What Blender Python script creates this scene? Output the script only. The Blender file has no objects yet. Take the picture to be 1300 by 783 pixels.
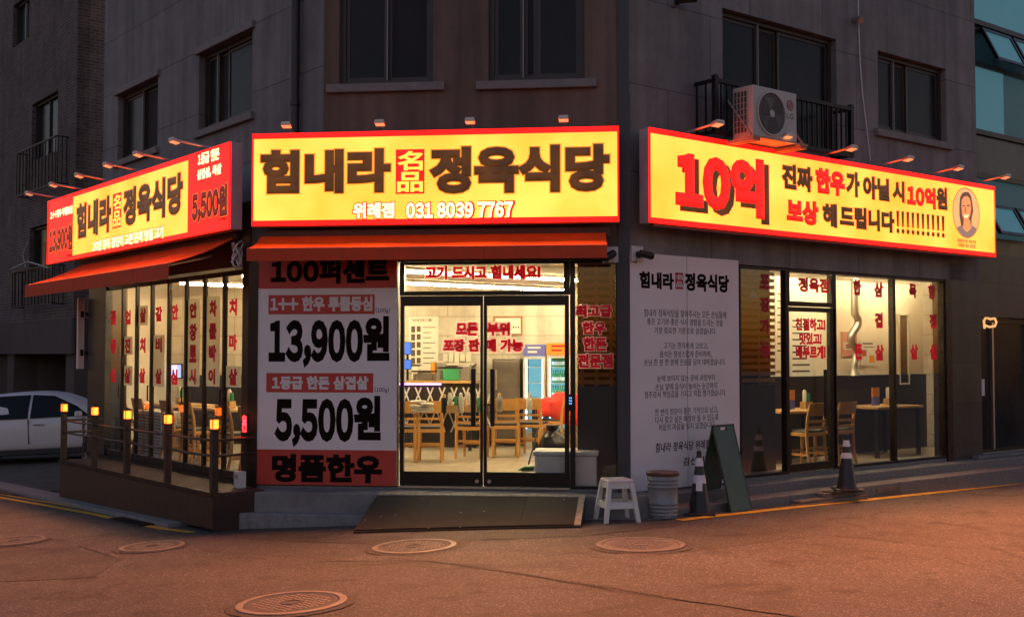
import bpy, bmesh, math, random
from mathutils import Vector, Matrix
random.seed(7)
R = math.radians
S = bpy.context.scene
COL = S.collection

# ------------------------------------------------------------------ camera
HC = 1.98
FPX = 1477.0
PITCH = math.atan(58.5 / FPX)
cam_d = bpy.data.cameras.new('camera')
cam = bpy.data.objects.new('camera', cam_d); COL.objects.link(cam)
cam.location = (0, 0, HC)
cam.rotation_euler = (R(90) + PITCH, 0, 0)
cam_d.sensor_width = 36.0
cam_d.lens = FPX / 1300 * 36
cam_d.clip_start = 0.05
cam_d.clip_end = 800
S.camera = cam

# ------------------------------------------------------------------ dusk sky, weak last sun
SUN_EL, SUN_AZ = 1.0, 15.0
w = bpy.data.worlds.new('World'); S.world = w; w.use_nodes = True
nt = w.node_tree
sky = nt.nodes.new('ShaderNodeTexSky'); sky.sky_type = 'NISHITA'; sky.sun_disc = False
sky.sun_elevation = R(SUN_EL); sky.sun_rotation = R(SUN_AZ); sky.ozone_density = 2.0
# city haze warms the dusk sky a little
hz = nt.nodes.new('ShaderNodeMix'); hz.data_type = 'RGBA'; hz.blend_type = 'MULTIPLY'; hz.inputs[0].default_value = 1; hz.inputs[7].default_value = (1.13, .83, .86, 1)
nt.links.new(sky.outputs[0], hz.inputs[6]); nt.links.new(hz.outputs[2], nt.nodes['Background'].inputs[0])
nt.nodes['Background'].inputs[1].default_value = 0.66
sun_d = bpy.data.lights.new('sun', 'SUN'); sun_d.energy = 0.02; sun_d.angle = R(12); sun_d.color = (1, .8, .65)
sun = bpy.data.objects.new('sun', sun_d); COL.objects.link(sun)
sun.rotation_euler = (R(90 - 12), 0, R(180 - SUN_AZ))
S.view_settings.view_transform = 'Standard'
S.view_settings.look = 'None'
S.view_settings.exposure = 0.0
S.view_settings.gamma = 1.0
S.view_settings.use_curve_mapping = False
S.render.engine = 'CYCLES'
S.cycles.max_bounces = 7
S.cycles.diffuse_bounces = 4
S.cycles.glossy_bounces = 3
S.cycles.transmission_bounces = 4
S.cycles.transparent_max_bounces = 20
S.cycles.sample_clamp_indirect = 6.0
S.cycles.caustics_reflective = False
S.cycles.caustics_refractive = False
S.cycles.use_denoising = True
S.cycles.use_adaptive_sampling = True
S.cycles.adaptive_threshold = 0.015

# ------------------------------------------------------------------ frames of reference
class Frame:
    def __init__(self, O, ux, uy):
        self.O = Vector((O[0], O[1], 0)); self.u = Vector((ux, uy, 0)).normalized()
        self.n = self.u.cross(Vector((0, 0, 1)))
        self.ang = math.atan2(self.u.y, self.u.x)
    def pt(self, s, z, o=0.0):
        return self.O + self.u * s + self.n * o + Vector((0, 0, z))
def ray(x, y):
    u, v = (x - 650) / FPX, (391.5 - y) / FPX
    f = Vector((0, math.cos(PITCH), math.sin(PITCH))); up = Vector((0, -math.sin(PITCH), math.cos(PITCH)))
    return Vector((u, 0, 0)) + f + up * v
CAM = Vector((0, 0, HC))
def at(fr, x, y, o=0.0):
    d = ray(x, y); p0 = fr.O + fr.n * o
    t = (p0 - CAM).dot(fr.n) / d.dot(fr.n)
    p = CAM + d * t
    return (p - fr.O).dot(fr.u), p.z
def at_z(x, y, z):
    d = ray(x, y); t = (z - HC) / d.z
    return CAM + d * t
def sp(t): return math.log(1 + math.exp(min(t * 1.5, 60))) / 1.5
def gz(X):
    a = 20 * math.tanh(sp(1 - X) / 20); b = 20 * math.tanh(sp(X - 2) / 20)
    return .22 - .05 * a - .033 * b
def at_g(x, y):
    p = at_z(x, y, .1)
    for _ in range(20): p = at_z(x, y, gz(p.x))
    return p

B = R(6.4)
DEP = 13.5
F = Frame(((550 - 650) / FPX * DEP, DEP), math.cos(B), -math.sin(B))
SL = at(F, 318, 450)[0]; SR = at(F, 799, 450)[0]
CL = F.pt(SL, 0); CR = F.pt(SR, 0)
L = Frame(CL, math.sin(R(38.6)), -math.cos(R(38.6)))       # s negative going away
Rr = Frame(CR, math.sin(R(51.4)), math.cos(R(51.4)))
SLU = at(F, 411, 100)[0]; CLU = F.pt(SLU, 0)
LU = Frame(CLU, L.u.x, L.u.y)
ZF, ZT = .455, 3.06

# ------------------------------------------------------------------ mesh builder
class MB:
    def __init__(self): self.v = []; self.f = []
    def add(self, vs, fs):
        k = len(self.v); self.v += [Vector(p) for p in vs]; self.f += [tuple(i + k for i in f) for f in fs]; return self
    def hexa(self, p):   # p: 8 points, bottom 4 ccw then top 4
        return self.add(p, [(3, 2, 1, 0), (4, 5, 6, 7), (0, 1, 5, 4), (1, 2, 6, 5), (2, 3, 7, 6), (3, 0, 4, 7)])
    def box(self, fr, s0, s1, z0, z1, o0, o1):
        if s0 > s1: s0, s1 = s1, s0
        if z0 > z1: z0, z1 = z1, z0
        if o0 > o1: o0, o1 = o1, o0
        q = [(s0, o1), (s1, o1), (s1, o0), (s0, o0)]
        return self.hexa([fr.pt(s, z0, o) for s, o in q] + [fr.pt(s, z1, o) for s, o in q])
    def pbox(self, fr, x0, y0, x1, y1, o0, o1):   # corners read off the facade plane
        s0, z1 = at(fr, x0, y0, o1); s1, z0 = at(fr, x1, y1, o1)
        return self.box(fr, s0, s1, z0, z1, o0, o1)
    def boxc(self, c, d, rz=0, tilt=0):
        m = Matrix.Translation(c) @ Matrix.Rotation(rz, 4, 'Z') @ Matrix.Rotation(tilt, 4, 'X')
        x, y, z = d[0] / 2, d[1] / 2, d[2] / 2
        q = [(-x, -y), (x, -y), (x, y), (-x, y)]
        return self.hexa([m @ Vector((a, b, -z)) for a, b in q] + [m @ Vector((a, b, z)) for a, b in q])
    def taper(self, c0, d0, c1, d1):
        P = []
        for c, d in ((c0, d0), (c1, d1)):
            x, y = d[0] / 2, d[1] / 2
            P += [(c[0] - x, c[1] - y, c[2]), (c[0] + x, c[1] - y, c[2]), (c[0] + x, c[1] + y, c[2]), (c[0] - x, c[1] + y, c[2])]
        return self.hexa(P)
    def prism(self, fr, pts, o0, o1):     # pts (s,z) ccw seen from outside
        n = len(pts)
        vs = [fr.pt(s, z, o1) for s, z in pts] + [fr.pt(s, z, o0) for s, z in pts]
        fs = [tuple(range(n)), tuple(reversed(range(n, 2 * n)))] + [(i, i + n, (i + 1) % n + n, (i + 1) % n) for i in range(n)]
        return self.add(vs, fs)
    def flat(self, pts, z0, z1):          # plan polygon ccw
        n = len(pts)
        vs = [(p[0], p[1], z0) for p in pts] + [(p[0], p[1], z1) for p in pts]
        fs = [tuple(reversed(range(n))), tuple(range(n, 2 * n))] + [(i, (i + 1) % n, (i + 1) % n + n, i + n) for i in range(n)]
        return self.add(vs, fs)
    def tube(self, pts, r, n=8, cap=True):
        pts = [Vector(p) for p in pts]; k = len(pts); vs = []; fs = []
        rr = r if isinstance(r, (list, tuple)) else [r] * k
        ref = None
        for i, p in enumerate(pts):
            t = (pts[min(i + 1, k - 1)] - pts[max(i - 1, 0)]).normalized()
            if ref is None:
                ref = t.orthogonal().normalized()
            ref = (ref - t * ref.dot(t)).normalized()
            b = t.cross(ref)
            for j in range(n):
                a = 2 * math.pi * (j + .5) / n
                vs.append(p + (ref * math.cos(a) + b * math.sin(a)) * rr[i])
        for i in range(k - 1):
            for j in range(n):
                fs.append((i * n + j, i * n + (j + 1) % n, (i + 1) * n + (j + 1) % n, (i + 1) * n + j))
        if cap: fs += [tuple(reversed(range(n))), tuple(range((k - 1) * n, k * n))]
        return self.add(vs, fs)
    def lathe(self, c, prof, n=24, cap=True):
        vs = []; fs = []; k = len(prof)
        for r, z in prof:
            for j in range(n):
                a = 2 * math.pi * j / n
                vs.append((c[0] + r * math.cos(a), c[1] + r * math.sin(a), c[2] + z))
        for i in range(k - 1):
            for j in range(n):
                fs.append((i * n + j, i * n + (j + 1) % n, (i + 1) * n + (j + 1) % n, (i + 1) * n + j))
        if cap: fs += [tuple(reversed(range(n))), tuple(range((k - 1) * n, k * n))]
        return self.add(vs, fs)
    def disc(self, fr, s, z, rs, rz_, o0, o1, n=28):
        return self.prism(fr, [(s + rs * math.cos(2 * math.pi * i / n), z + rz_ * math.sin(2 * math.pi * i / n)) for i in range(n)], o0, o1)
    def build(self, name, mat, parent=None, bevel=0, smooth=False):
        off = wpos(parent) if parent else Vector((0, 0, 0))
        me = bpy.data.meshes.new(name)
        me.from_pydata([v - off for v in self.v], [], self.f)
        if bevel:
            bm = bmesh.new(); bm.from_mesh(me)
            ed = [e for e in bm.edges if len(e.link_faces) == 2 and e.calc_face_angle(0) > R(35)]
            bmesh.ops.bevel(bm, geom=ed, offset=bevel, segments=2, affect='EDGES', profile=.5, clamp_overlap=True)
            bm.to_mesh(me); bm.free()
        if smooth:
            for p in me.polygons: p.use_smooth = True
            try: me.set_sharp_from_angle(angle=R(40))
            except Exception: pass
        me.validate(); me.update()
        me.materials.append(mat)
        o = bpy.data.objects.new(name, me); COL.objects.link(o)
        if parent: o.parent = parent
        return o
def wpos(o):
    p = Vector((0, 0, 0))
    while o: p += o.location; o = o.parent
    return p
def thing(name, label, cat, loc=(0, 0, 0), group=None):
    o = bpy.data.objects.new(name, None); COL.objects.link(o); o.location = loc
    o.empty_display_size = .1
    return tag(o, label, cat, group)
def tag(o, label, cat, group=None):
    o['label'] = label; o['category'] = cat
    if group: o['group'] = group
    return o
def kind(o, k): o['kind'] = k; return o
def copy_tree(o, parent=None):
    c = o.copy(); COL.objects.link(c); c.parent = parent
    for ch in list(o.children): copy_tree(ch, c)
    return c
def recentre(o):      # single-mesh thing: put its origin at its base centre
    me = o.data; vs = [v.co for v in me.vertices]
    c = Vector(((min(v.x for v in vs) + max(v.x for v in vs)) / 2, (min(v.y for v in vs) + max(v.y for v in vs)) / 2, min(v.z for v in vs)))
    me.transform(Matrix.Translation(-c)); o.location = o.location + c
    return o

# ------------------------------------------------------------------ materials
def streaks(nt, obj, am):    # rain streaks running down a wall
    mp = nt.nodes.new('ShaderNodeMapping'); mp.inputs['Scale'].default_value = (5, 5, .22); nt.links.new(obj, mp.inputs[0])
    n = nt.nodes.new('ShaderNodeTexNoise'); n.inputs['Scale'].default_value = 1; n.inputs['Detail'].default_value = 5; nt.links.new(mp.outputs[0], n.inputs[0])
    r = nt.nodes.new('ShaderNodeMapRange'); r.inputs[1].default_value = .35; r.inputs[2].default_value = .6; r.inputs[3].default_value = 1 - am; r.inputs[4].default_value = 1.05
    nt.links.new(n.outputs[0], r.inputs[0]); return r.outputs[0]
def mat(name, col, rough=.6, metal=0, noise=None, bump=None, emit=None, es=0, spec=.5, coat=0, streak=0):
    m = bpy.data.materials.new(name); m.use_nodes = True; nt = m.node_tree
    b = nt.nodes['Principled BSDF']
    b.inputs['Base Color'].default_value = (*col, 1); b.inputs['Roughness'].default_value = rough
    b.inputs['Metallic'].default_value = metal; b.inputs['Specular IOR Level'].default_value = spec
    b.inputs['Coat Weight'].default_value = coat
    tc = None
    if noise or bump:
        tc = nt.nodes.new('ShaderNodeTexCoord')
    if noise:
        sc, am = noise
        n = nt.nodes.new('ShaderNodeTexNoise'); n.inputs['Scale'].default_value = sc; n.inputs['Detail'].default_value = 6
        n.inputs['Roughness'].default_value = .65
        nt.links.new(tc.outputs['Object'], n.inputs['Vector'])
        r = nt.nodes.new('ShaderNodeMapRange'); r.inputs[1].default_value = .3; r.inputs[2].default_value = .7
        r.inputs[3].default_value = 1 - am; r.inputs[4].default_value = 1 + am
        nt.links.new(n.outputs[0], r.inputs[0])
        mx = nt.nodes.new('ShaderNodeVectorMath'); mx.operation = 'SCALE'; mx.inputs[0].default_value = col
        if streak:
            k = nt.nodes.new('ShaderNodeMath'); k.operation = 'MULTIPLY'; nt.links.new(r.outputs[0], k.inputs[0]); nt.links.new(streaks(nt, tc.outputs['Object'], streak), k.inputs[1])
            nt.links.new(k.outputs[0], mx.inputs['Scale'])
        else: nt.links.new(r.outputs[0], mx.inputs['Scale'])
        nt.links.new(mx.outputs[0], b.inputs['Base Color'])
        r2 = nt.nodes.new('ShaderNodeMapRange'); r2.inputs[1].default_value = .3; r2.inputs[2].default_value = .7
        r2.inputs[3].default_value = max(0, rough - .08); r2.inputs[4].default_value = min(1, rough + .08)
        nt.links.new(n.outputs[0], r2.inputs[0]); nt.links.new(r2.outputs[0], b.inputs['Roughness'])
    if bump:
        sc, st = bump
        n = nt.nodes.new('ShaderNodeTexNoise'); n.inputs['Scale'].default_value = sc; n.inputs['Detail'].default_value = 4
        nt.links.new(tc.outputs['Object'], n.inputs['Vector'])
        bp = nt.nodes.new('ShaderNodeBump'); bp.inputs['Strength'].default_value = st; bp.inputs['Distance'].default_value = .01
        nt.links.new(n.outputs[0], bp.inputs['Height']); nt.links.new(bp.outputs[0], b.inputs['Normal'])
    if emit:
        b.inputs['Emission Color'].default_value = (*emit, 1); b.inputs['Emission Strength'].default_value = es
    return m
def wallvec(nt, ang):
    tc = nt.nodes.new('ShaderNodeTexCoord'); g = nt.nodes.new('ShaderNodeVectorRotate'); g.rotation_type = 'Z_AXIS'
    g.inputs['Angle'].default_value = -ang
    nt.links.new(tc.outputs['Object'], g.inputs['Vector'])
    sx = nt.nodes.new('ShaderNodeSeparateXYZ'); nt.links.new(g.outputs[0], sx.inputs[0])
    cb = nt.nodes.new('ShaderNodeCombineXYZ'); nt.links.new(sx.outputs['X'], cb.inputs[0]); nt.links.new(sx.outputs['Z'], cb.inputs[1])
    return cb.outputs[0], tc.outputs['Object']
def tile(name, c1, c2, mort, ang, bw, bh, ms=.006, rough=.7, nz=.25, bump=.3, offset=.5, spec=.4):
    m = bpy.data.materials.new(name); m.use_nodes = True; nt = m.node_tree; b = nt.nodes['Principled BSDF']
    v, obj = wallvec(nt, ang)
    t = nt.nodes.new('ShaderNodeTexBrick'); nt.links.new(v, t.inputs['Vector'])
    t.inputs['Color1'].default_value = (*c1, 1); t.inputs['Color2'].default_value = (*c2, 1); t.inputs['Mortar'].default_value = (*mort, 1)
    t.inputs['Scale'].default_value = 1; t.inputs['Brick Width'].default_value = bw; t.inputs['Row Height'].default_value = bh
    t.inputs['Mortar Size'].default_value = ms; t.inputs['Mortar Smooth'].default_value = .2; t.offset = offset
    n = nt.nodes.new('ShaderNodeTexNoise'); n.inputs['Scale'].default_value = 1.7; n.inputs['Detail'].default_value = 8; n.inputs['Roughness'].default_value = .7
    nt.links.new(obj, n.inputs['Vector'])
    r = nt.nodes.new('ShaderNodeMapRange'); r.inputs[1].default_value = .3; r.inputs[2].default_value = .7; r.inputs[3].default_value = 1 - nz; r.inputs[4].default_value = 1 + nz
    nt.links.new(n.outputs[0], r.inputs[0])
    s = nt.nodes.new('ShaderNodeVectorMath'); s.operation = 'SCALE'
    k = nt.nodes.new('ShaderNodeMath'); k.operation = 'MULTIPLY'; nt.links.new(r.outputs[0], k.inputs[0]); nt.links.new(streaks(nt, obj, .2), k.inputs[1])
    nt.links.new(t.outputs[0], s.inputs[0]); nt.links.new(k.outputs[0], s.inputs['Scale']); nt.links.new(s.outputs[0], b.inputs['Base Color'])
    n2 = nt.nodes.new('ShaderNodeTexNoise'); n2.inputs['Scale'].default_value = 60; nt.links.new(obj, n2.inputs['Vector'])
    h = nt.nodes.new('ShaderNodeMath'); h.operation = 'MULTIPLY_ADD'; h.inputs[1].default_value = -1.0
    nt.links.new(t.outputs['Fac'], h.inputs[0]); nt.links.new(n2.outputs[0], h.inputs[2])
    bp = nt.nodes.new('ShaderNodeBump'); bp.inputs['Strength'].default_value = bump; bp.inputs['Distance'].default_value = .008
    nt.links.new(h.outputs[0], bp.inputs['Height']); nt.links.new(bp.outputs[0], b.inputs['Normal'])
    b.inputs['Roughness'].default_value = rough; b.inputs['Specular IOR Level'].default_value = spec
    return m
def glow(name, col, es, noise=.0, nscale=1.2, base=None):   # backlit acrylic: translucent face lit from behind, a bit uneven
    m = bpy.data.materials.new(name); m.use_nodes = True; nt = m.node_tree; b = nt.nodes['Principled BSDF']
    bc = base or tuple(min(.8, c) for c in col)
    b.inputs['Base Color'].default_value = (*bc, 1); b.inputs['Roughness'].default_value = .35
    b.inputs['Emission Color'].default_value = (*col, 1); b.inputs['Emission Strength'].default_value = es
    if noise:
        tc = nt.nodes.new('ShaderNodeTexCoord'); n = nt.nodes.new('ShaderNodeTexNoise'); n.inputs['Scale'].default_value = nscale; n.inputs['Detail'].default_value = 2
        nt.links.new(tc.outputs['Object'], n.inputs['Vector'])
        r = nt.nodes.new('ShaderNodeMapRange'); r.inputs[1].default_value = .3; r.inputs[2].default_value = .7
        r.inputs[3].default_value = es * (1 - noise); r.inputs[4].default_value = es * (1 + noise)
        nt.links.new(n.outputs[0], r.inputs[0]); nt.links.new(r.outputs[0], b.inputs['Emission Strength'])
    return m
def glass(name, tint=(.96, .955, .935), base=.05, rough=.01):
    m = bpy.data.materials.new(name); m.use_nodes = True; nt = m.node_tree
    out = nt.nodes['Material Output']; nt.nodes.remove(nt.nodes['Principled BSDF'])
    t = nt.nodes.new('ShaderNodeBsdfTransparent'); t.inputs[0].default_value = (*tint, 1)
    g = nt.nodes.new('ShaderNodeBsdfGlossy'); g.inputs['Roughness'].default_value = rough; g.inputs[0].default_value = (1, 1, 1, 1)
    lw = nt.nodes.new('ShaderNodeLayerWeight'); lw.inputs[0].default_value = .5
    p = nt.nodes.new('ShaderNodeMath'); p.operation = 'POWER'; p.inputs[1].default_value = 5; nt.links.new(lw.outputs['Facing'], p.inputs[0])
    a = nt.nodes.new('ShaderNodeMath'); a.operation = 'MULTIPLY_ADD'; a.inputs[1].default_value = 1 - base; a.inputs[2].default_value = base
    nt.links.new(p.outputs[0], a.inputs[0])
    mx = nt.nodes.new('ShaderNodeMixShader'); nt.links.new(a.outputs[0], mx.inputs[0])
    nt.links.new(t.outputs[0], mx.inputs[1]); nt.links.new(g.outputs[0], mx.inputs[2]); nt.links.new(mx.outputs[0], out.inputs[0])
    return m

M = {}
M['plaster_front'] = mat('painted stucco', (.19, .122, .095), .85, noise=(1.3, .22), bump=(90, .25), streak=.28)
M['stone_left'] = tile('stone cladding left', (.23, .215, .21), (.20, .19, .19), (.10, .095, .095), L.ang, 3.4, .9, .008, .75, .22, .15)
M['stone_right'] = tile('stone cladding right', (.24, .215, .205), (.205, .185, .18), (.12, .11, .11), Rr.ang, 1.5, 1.02, .008, .75, .22, .15)
M['granite'] = tile('dark granite', (.045, .043, .042), (.036, .035, .035), (.012, .012, .012), Rr.ang, 1.1, .62, .006, .35, .35, .1)
M['dark_clad'] = mat('dark cladding', (.035, .03, .03), .5, noise=(3, .3))
M['pillar'] = mat('dark blue grey pillar metal', (.045, .045, .055), .45, noise=(2, .25))
M['fascia'] = mat('dark brown fascia', (.04, .026, .02), .5, noise=(2.5, .3))
M['bronze'] = mat('dark bronze aluminium', (.03, .024, .021), .32, .6, noise=(6, .25))
M['black_frame'] = mat('black door frame', (.012, .011, .011), .3, .3)
M['win_frame'] = mat('dark brown window frame', (.045, .03, .026), .45, noise=(4, .2))
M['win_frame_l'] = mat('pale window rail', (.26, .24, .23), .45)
M['pane_dark'] = mat('dark dusk window pane', (.020, .020, .020), .2, noise=(.8, .4), spec=.16)
M['screen_dark'] = mat('insect screen', (.022, .02, .021), .8)
M['glass'] = glass('shop glass')
M['glass_side'] = glass('street side shop glass', (.93, .925, .91), .10, .03)
M['glass_low'] = glass('door glass', (.93, .94, .92), .04)
M['sill'] = mat('stone sill', (.22, .195, .18), .7, noise=(5, .2))
M['pipe'] = mat('drain pipe', (.03, .024, .024), .45)
M['iron'] = mat('black iron', (.018, .015, .015), .5, .4)
M['concrete'] = mat('grey step concrete', (.20, .195, .19), .8, noise=(3, .3), bump=(60, .35))
M['step_stone'] = mat('granite step stone', (.17, .16, .15), .65, noise=(25, .3), bump=(80, .2))
M['kerbstone'] = mat('kerb stone', (.21, .205, .2), .75, noise=(14, .28), bump=(70, .3))
M['sign_yellow'] = glow('backlit yellow acrylic', (8.0, .72, .085), 1.0)
def uneven(m, c0, c1, sc):    # lamps behind the acrylic light it unevenly
    nt = m.node_tree; b = nt.nodes['Principled BSDF']; tc = nt.nodes.new('ShaderNodeTexCoord'); n = nt.nodes.new('ShaderNodeTexNoise'); n.inputs['Scale'].default_value = sc; n.inputs['Detail'].default_value = 3
    nt.links.new(tc.outputs['Object'], n.inputs[0]); r = nt.nodes.new('ShaderNodeMapRange'); r.inputs[1].default_value = .3; r.inputs[2].default_value = .7; nt.links.new(n.outputs[0], r.inputs[0])
    mx = nt.nodes.new('ShaderNodeMix'); mx.data_type = 'VECTOR'; mx.inputs[4].default_value = c0; mx.inputs[5].default_value = c1; nt.links.new(r.outputs[0], mx.inputs[0]); nt.links.new(mx.outputs[1], b.inputs['Emission Color'])
uneven(M['sign_yellow'], (7.5, .54, .03), (8.5, .86, .13), 1.25)
M['sign_red'] = glow('backlit red acrylic', (2.6, .012, .008), 1.0, .1, 1.1)
M['sign_brown'] = glow('backlit dark brown lettering', (.085, .026, .004), 1.0, .35, 3.0, base=(.03, .015, .006))
M['sign_edge'] = glow('lit edge of lettering', (.9, .26, .02), 1.0, .2, 3.0, base=(.2, .08, .02))
M['sign_cream'] = glow('backlit cream lettering', (3.6, 2.0, .75), 1.0, .08)
M['sign_pale'] = glow('backlit pale yellow lettering', (3.6, .85, .10), 1.0, .08)
M['sign_darkred'] = glow('backlit dark red lettering', (.16, .006, .004), 1.0, .2, 3, base=(.1, .01, .01))
M['sign_skin'] = glow('backlit skin tone print', (1.0, .30, .10), 1.0)
M['sign_peach'] = glow('backlit peach print', (1.0, .46, .16), 1.0)
M['sign_grey'] = glow('backlit grey print', (.30, .17, .13), 1.0)
M['sign_hair'] = glow('backlit brown print', (.14, .05, .03), 1.0)
M['sign_box'] = mat('sign housing grey', (.36, .35, .36), .5, noise=(4, .15))
M['sign_bottom'] = mat('sign underside', (.12, .10, .095), .5, .3)
M['lamp_arm'] = mat('sign lamp metal', (.55, .5, .46), .4, .5)
M['awning'] = mat('orange awning canvas', (.78, .115, .014), .85, spec=.15, noise=(4, .12), bump=(150, .15))
M['valance'] = mat('orange red awning valance', (.62, .06, .012), .75, noise=(4, .15), bump=(150, .15))
M['white_vinyl'] = mat('white banner vinyl', (.80, .75, .75), .45, noise=(2, .05))
M['red_vinyl'] = mat('red banner vinyl', (.52, .045, .03), .45, noise=(2, .08))
M['black_ink'] = mat('black print', (.012, .006, .005), .9, spec=.1)
M['white_ink'] = mat('white print', (.74, .70, .68), .5)
def vinyl(name, col, k):     # thin coloured film: lets part of the light through
    m = mat(name, col, .45); nt = m.node_tree; b = nt.nodes['Principled BSDF']; out = nt.nodes['Material Output']
    t = nt.nodes.new('ShaderNodeBsdfTranslucent'); t.inputs[0].default_value = (*col, 1)
    mx = nt.nodes.new('ShaderNodeMixShader'); mx.inputs[0].default_value = k
    nt.links.new(b.outputs[0], mx.inputs[1]); nt.links.new(t.outputs[0], mx.inputs[2]); nt.links.new(mx.outputs[0], out.inputs[0])
    return m
M['red_ink'] = vinyl('red vinyl lettering', (.58, .010, .035), .46)
M['red_front'] = vinyl('red vinyl on white border', (.85, .02, .07), .6)
M['pink_vinyl'] = vinyl('pink white vinyl border', (.85, .58, .60), .78)
M['rubber'] = mat('black rubber', (.012, .011, .011), .55, noise=(20, .3))
M['steel'] = mat('brushed steel', (.5, .49, .47), .3, .9)
M['chrome'] = mat('chrome', (.6, .6, .6), .12, 1)
M['white_plastic'] = mat('white plastic', (.68, .66, .63), .38, noise=(9, .06))
M['asph_yellow'] = mat('yellow road paint', (.62, .36, .02), .75, noise=(9, .4), bump=(200, .4))

# ------------------------------------------------------------------ lettering
_tcache = {}
def glyph1(ch, bold):
    k = (ch, bold)
    if k not in _tcache:
        c = bpy.data.curves.new('lettering', 'FONT'); c.body = ch; c.bevel_depth = bold; c.bevel_resolution = 0
        c.resolution_u = 3; c.fill_mode = 'FRONT'
        if bold == 0: c.extrude = .01
        o = bpy.data.objects.new('lettering', c); COL.objects.link(o)
        me = bpy.data.meshes.new_from_object(o.evaluated_get(bpy.context.evaluated_depsgraph_get()))
        bpy.data.objects.remove(o); bpy.data.curves.remove(c)
        V = [v.co.copy() for v in me.vertices]; Fc = [tuple(p.vertices) for p in me.polygons]
        bpy.data.meshes.remove(me)
        _tcache[k] = (V, Fc)
    return _tcache[k]
def glyphs(txt, bold):
    """set the text glyph by glyph: Korean on its square, figures and signs close together"""
    V = []; Fc = []; x = 0
    for ch in txt:
        if ch == ' ': x += .30; continue
        wide = ord(ch) > 0x2000
        g = chr(ord(ch) + 0xFEE0) if (ch.isdigit() or ch in '+!,()') else ch
        gv, gf = glyph1(g, bold); k = len(V)
        x0 = min(v.x for v in gv) + bold; x1 = max(v.x for v in gv) - bold
        if wide: dx, adv = x, .93
        elif ch == ',': dx, adv = x + .02 - x0, x1 - x0 + .07
        else: dx, adv = x + .04 - x0, x1 - x0 + .12
        V += [Vector((v.x + dx, v.y, v.z)) for v in gv]; Fc += [tuple(i + k for i in f) for f in gf]; x += adv
    return V, Fc
def put_text(mb, fr, txt, s0, s1, z0, z1, bold, o, t=.004, extra=0, slant=0):
    V, Fc = glyphs(txt, round(bold, 3))
    x0 = min(v.x for v in V); x1 = max(v.x for v in V); y0 = min(v.y for v in V); y1 = max(v.y for v in V)
    sx = (s1 - s0) / (x1 - x0); sy = (z1 - z0) / (y1 - y0)
    if extra:
        V, Fc = glyphs(txt, round(bold + extra, 3)); x0 -= extra; y0 -= extra; s0 -= extra * sx; z0 -= extra * sy
    za = min(v.z for v in V); zb = max(v.z for v in V)
    mb.add([fr.pt(s0 + (v.x - x0) * sx + slant * (v.y - y0) * sy, z0 + (v.y - y0) * sy, o + (v.z - za) / (zb - za) * t) for v in V], Fc)
def letters(name, parent, fr, items, m, bold=.05, o=0., t=.004, extra=0, slant=0):
    for txt, xl, yt, yb, xr in items:
        mb = MB(); s0, z1 = at(fr, xl, yt, o); z0 = at(fr, xl, yb, o)[1]; s1 = at(fr, xr, (yt + yb) / 2, o)[0]
        put_text(mb, fr, txt, s0, s1, z0, z1, bold, o, t, extra, slant)
        mb.build(name, m, parent)
def conv(items, sc, ox, oy):   # reading positions taken in an enlarged view
    return [(t, a / sc + ox, b / sc + oy, c / sc + oy, d / sc + ox) for t, a, b, c, d in items]

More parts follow.
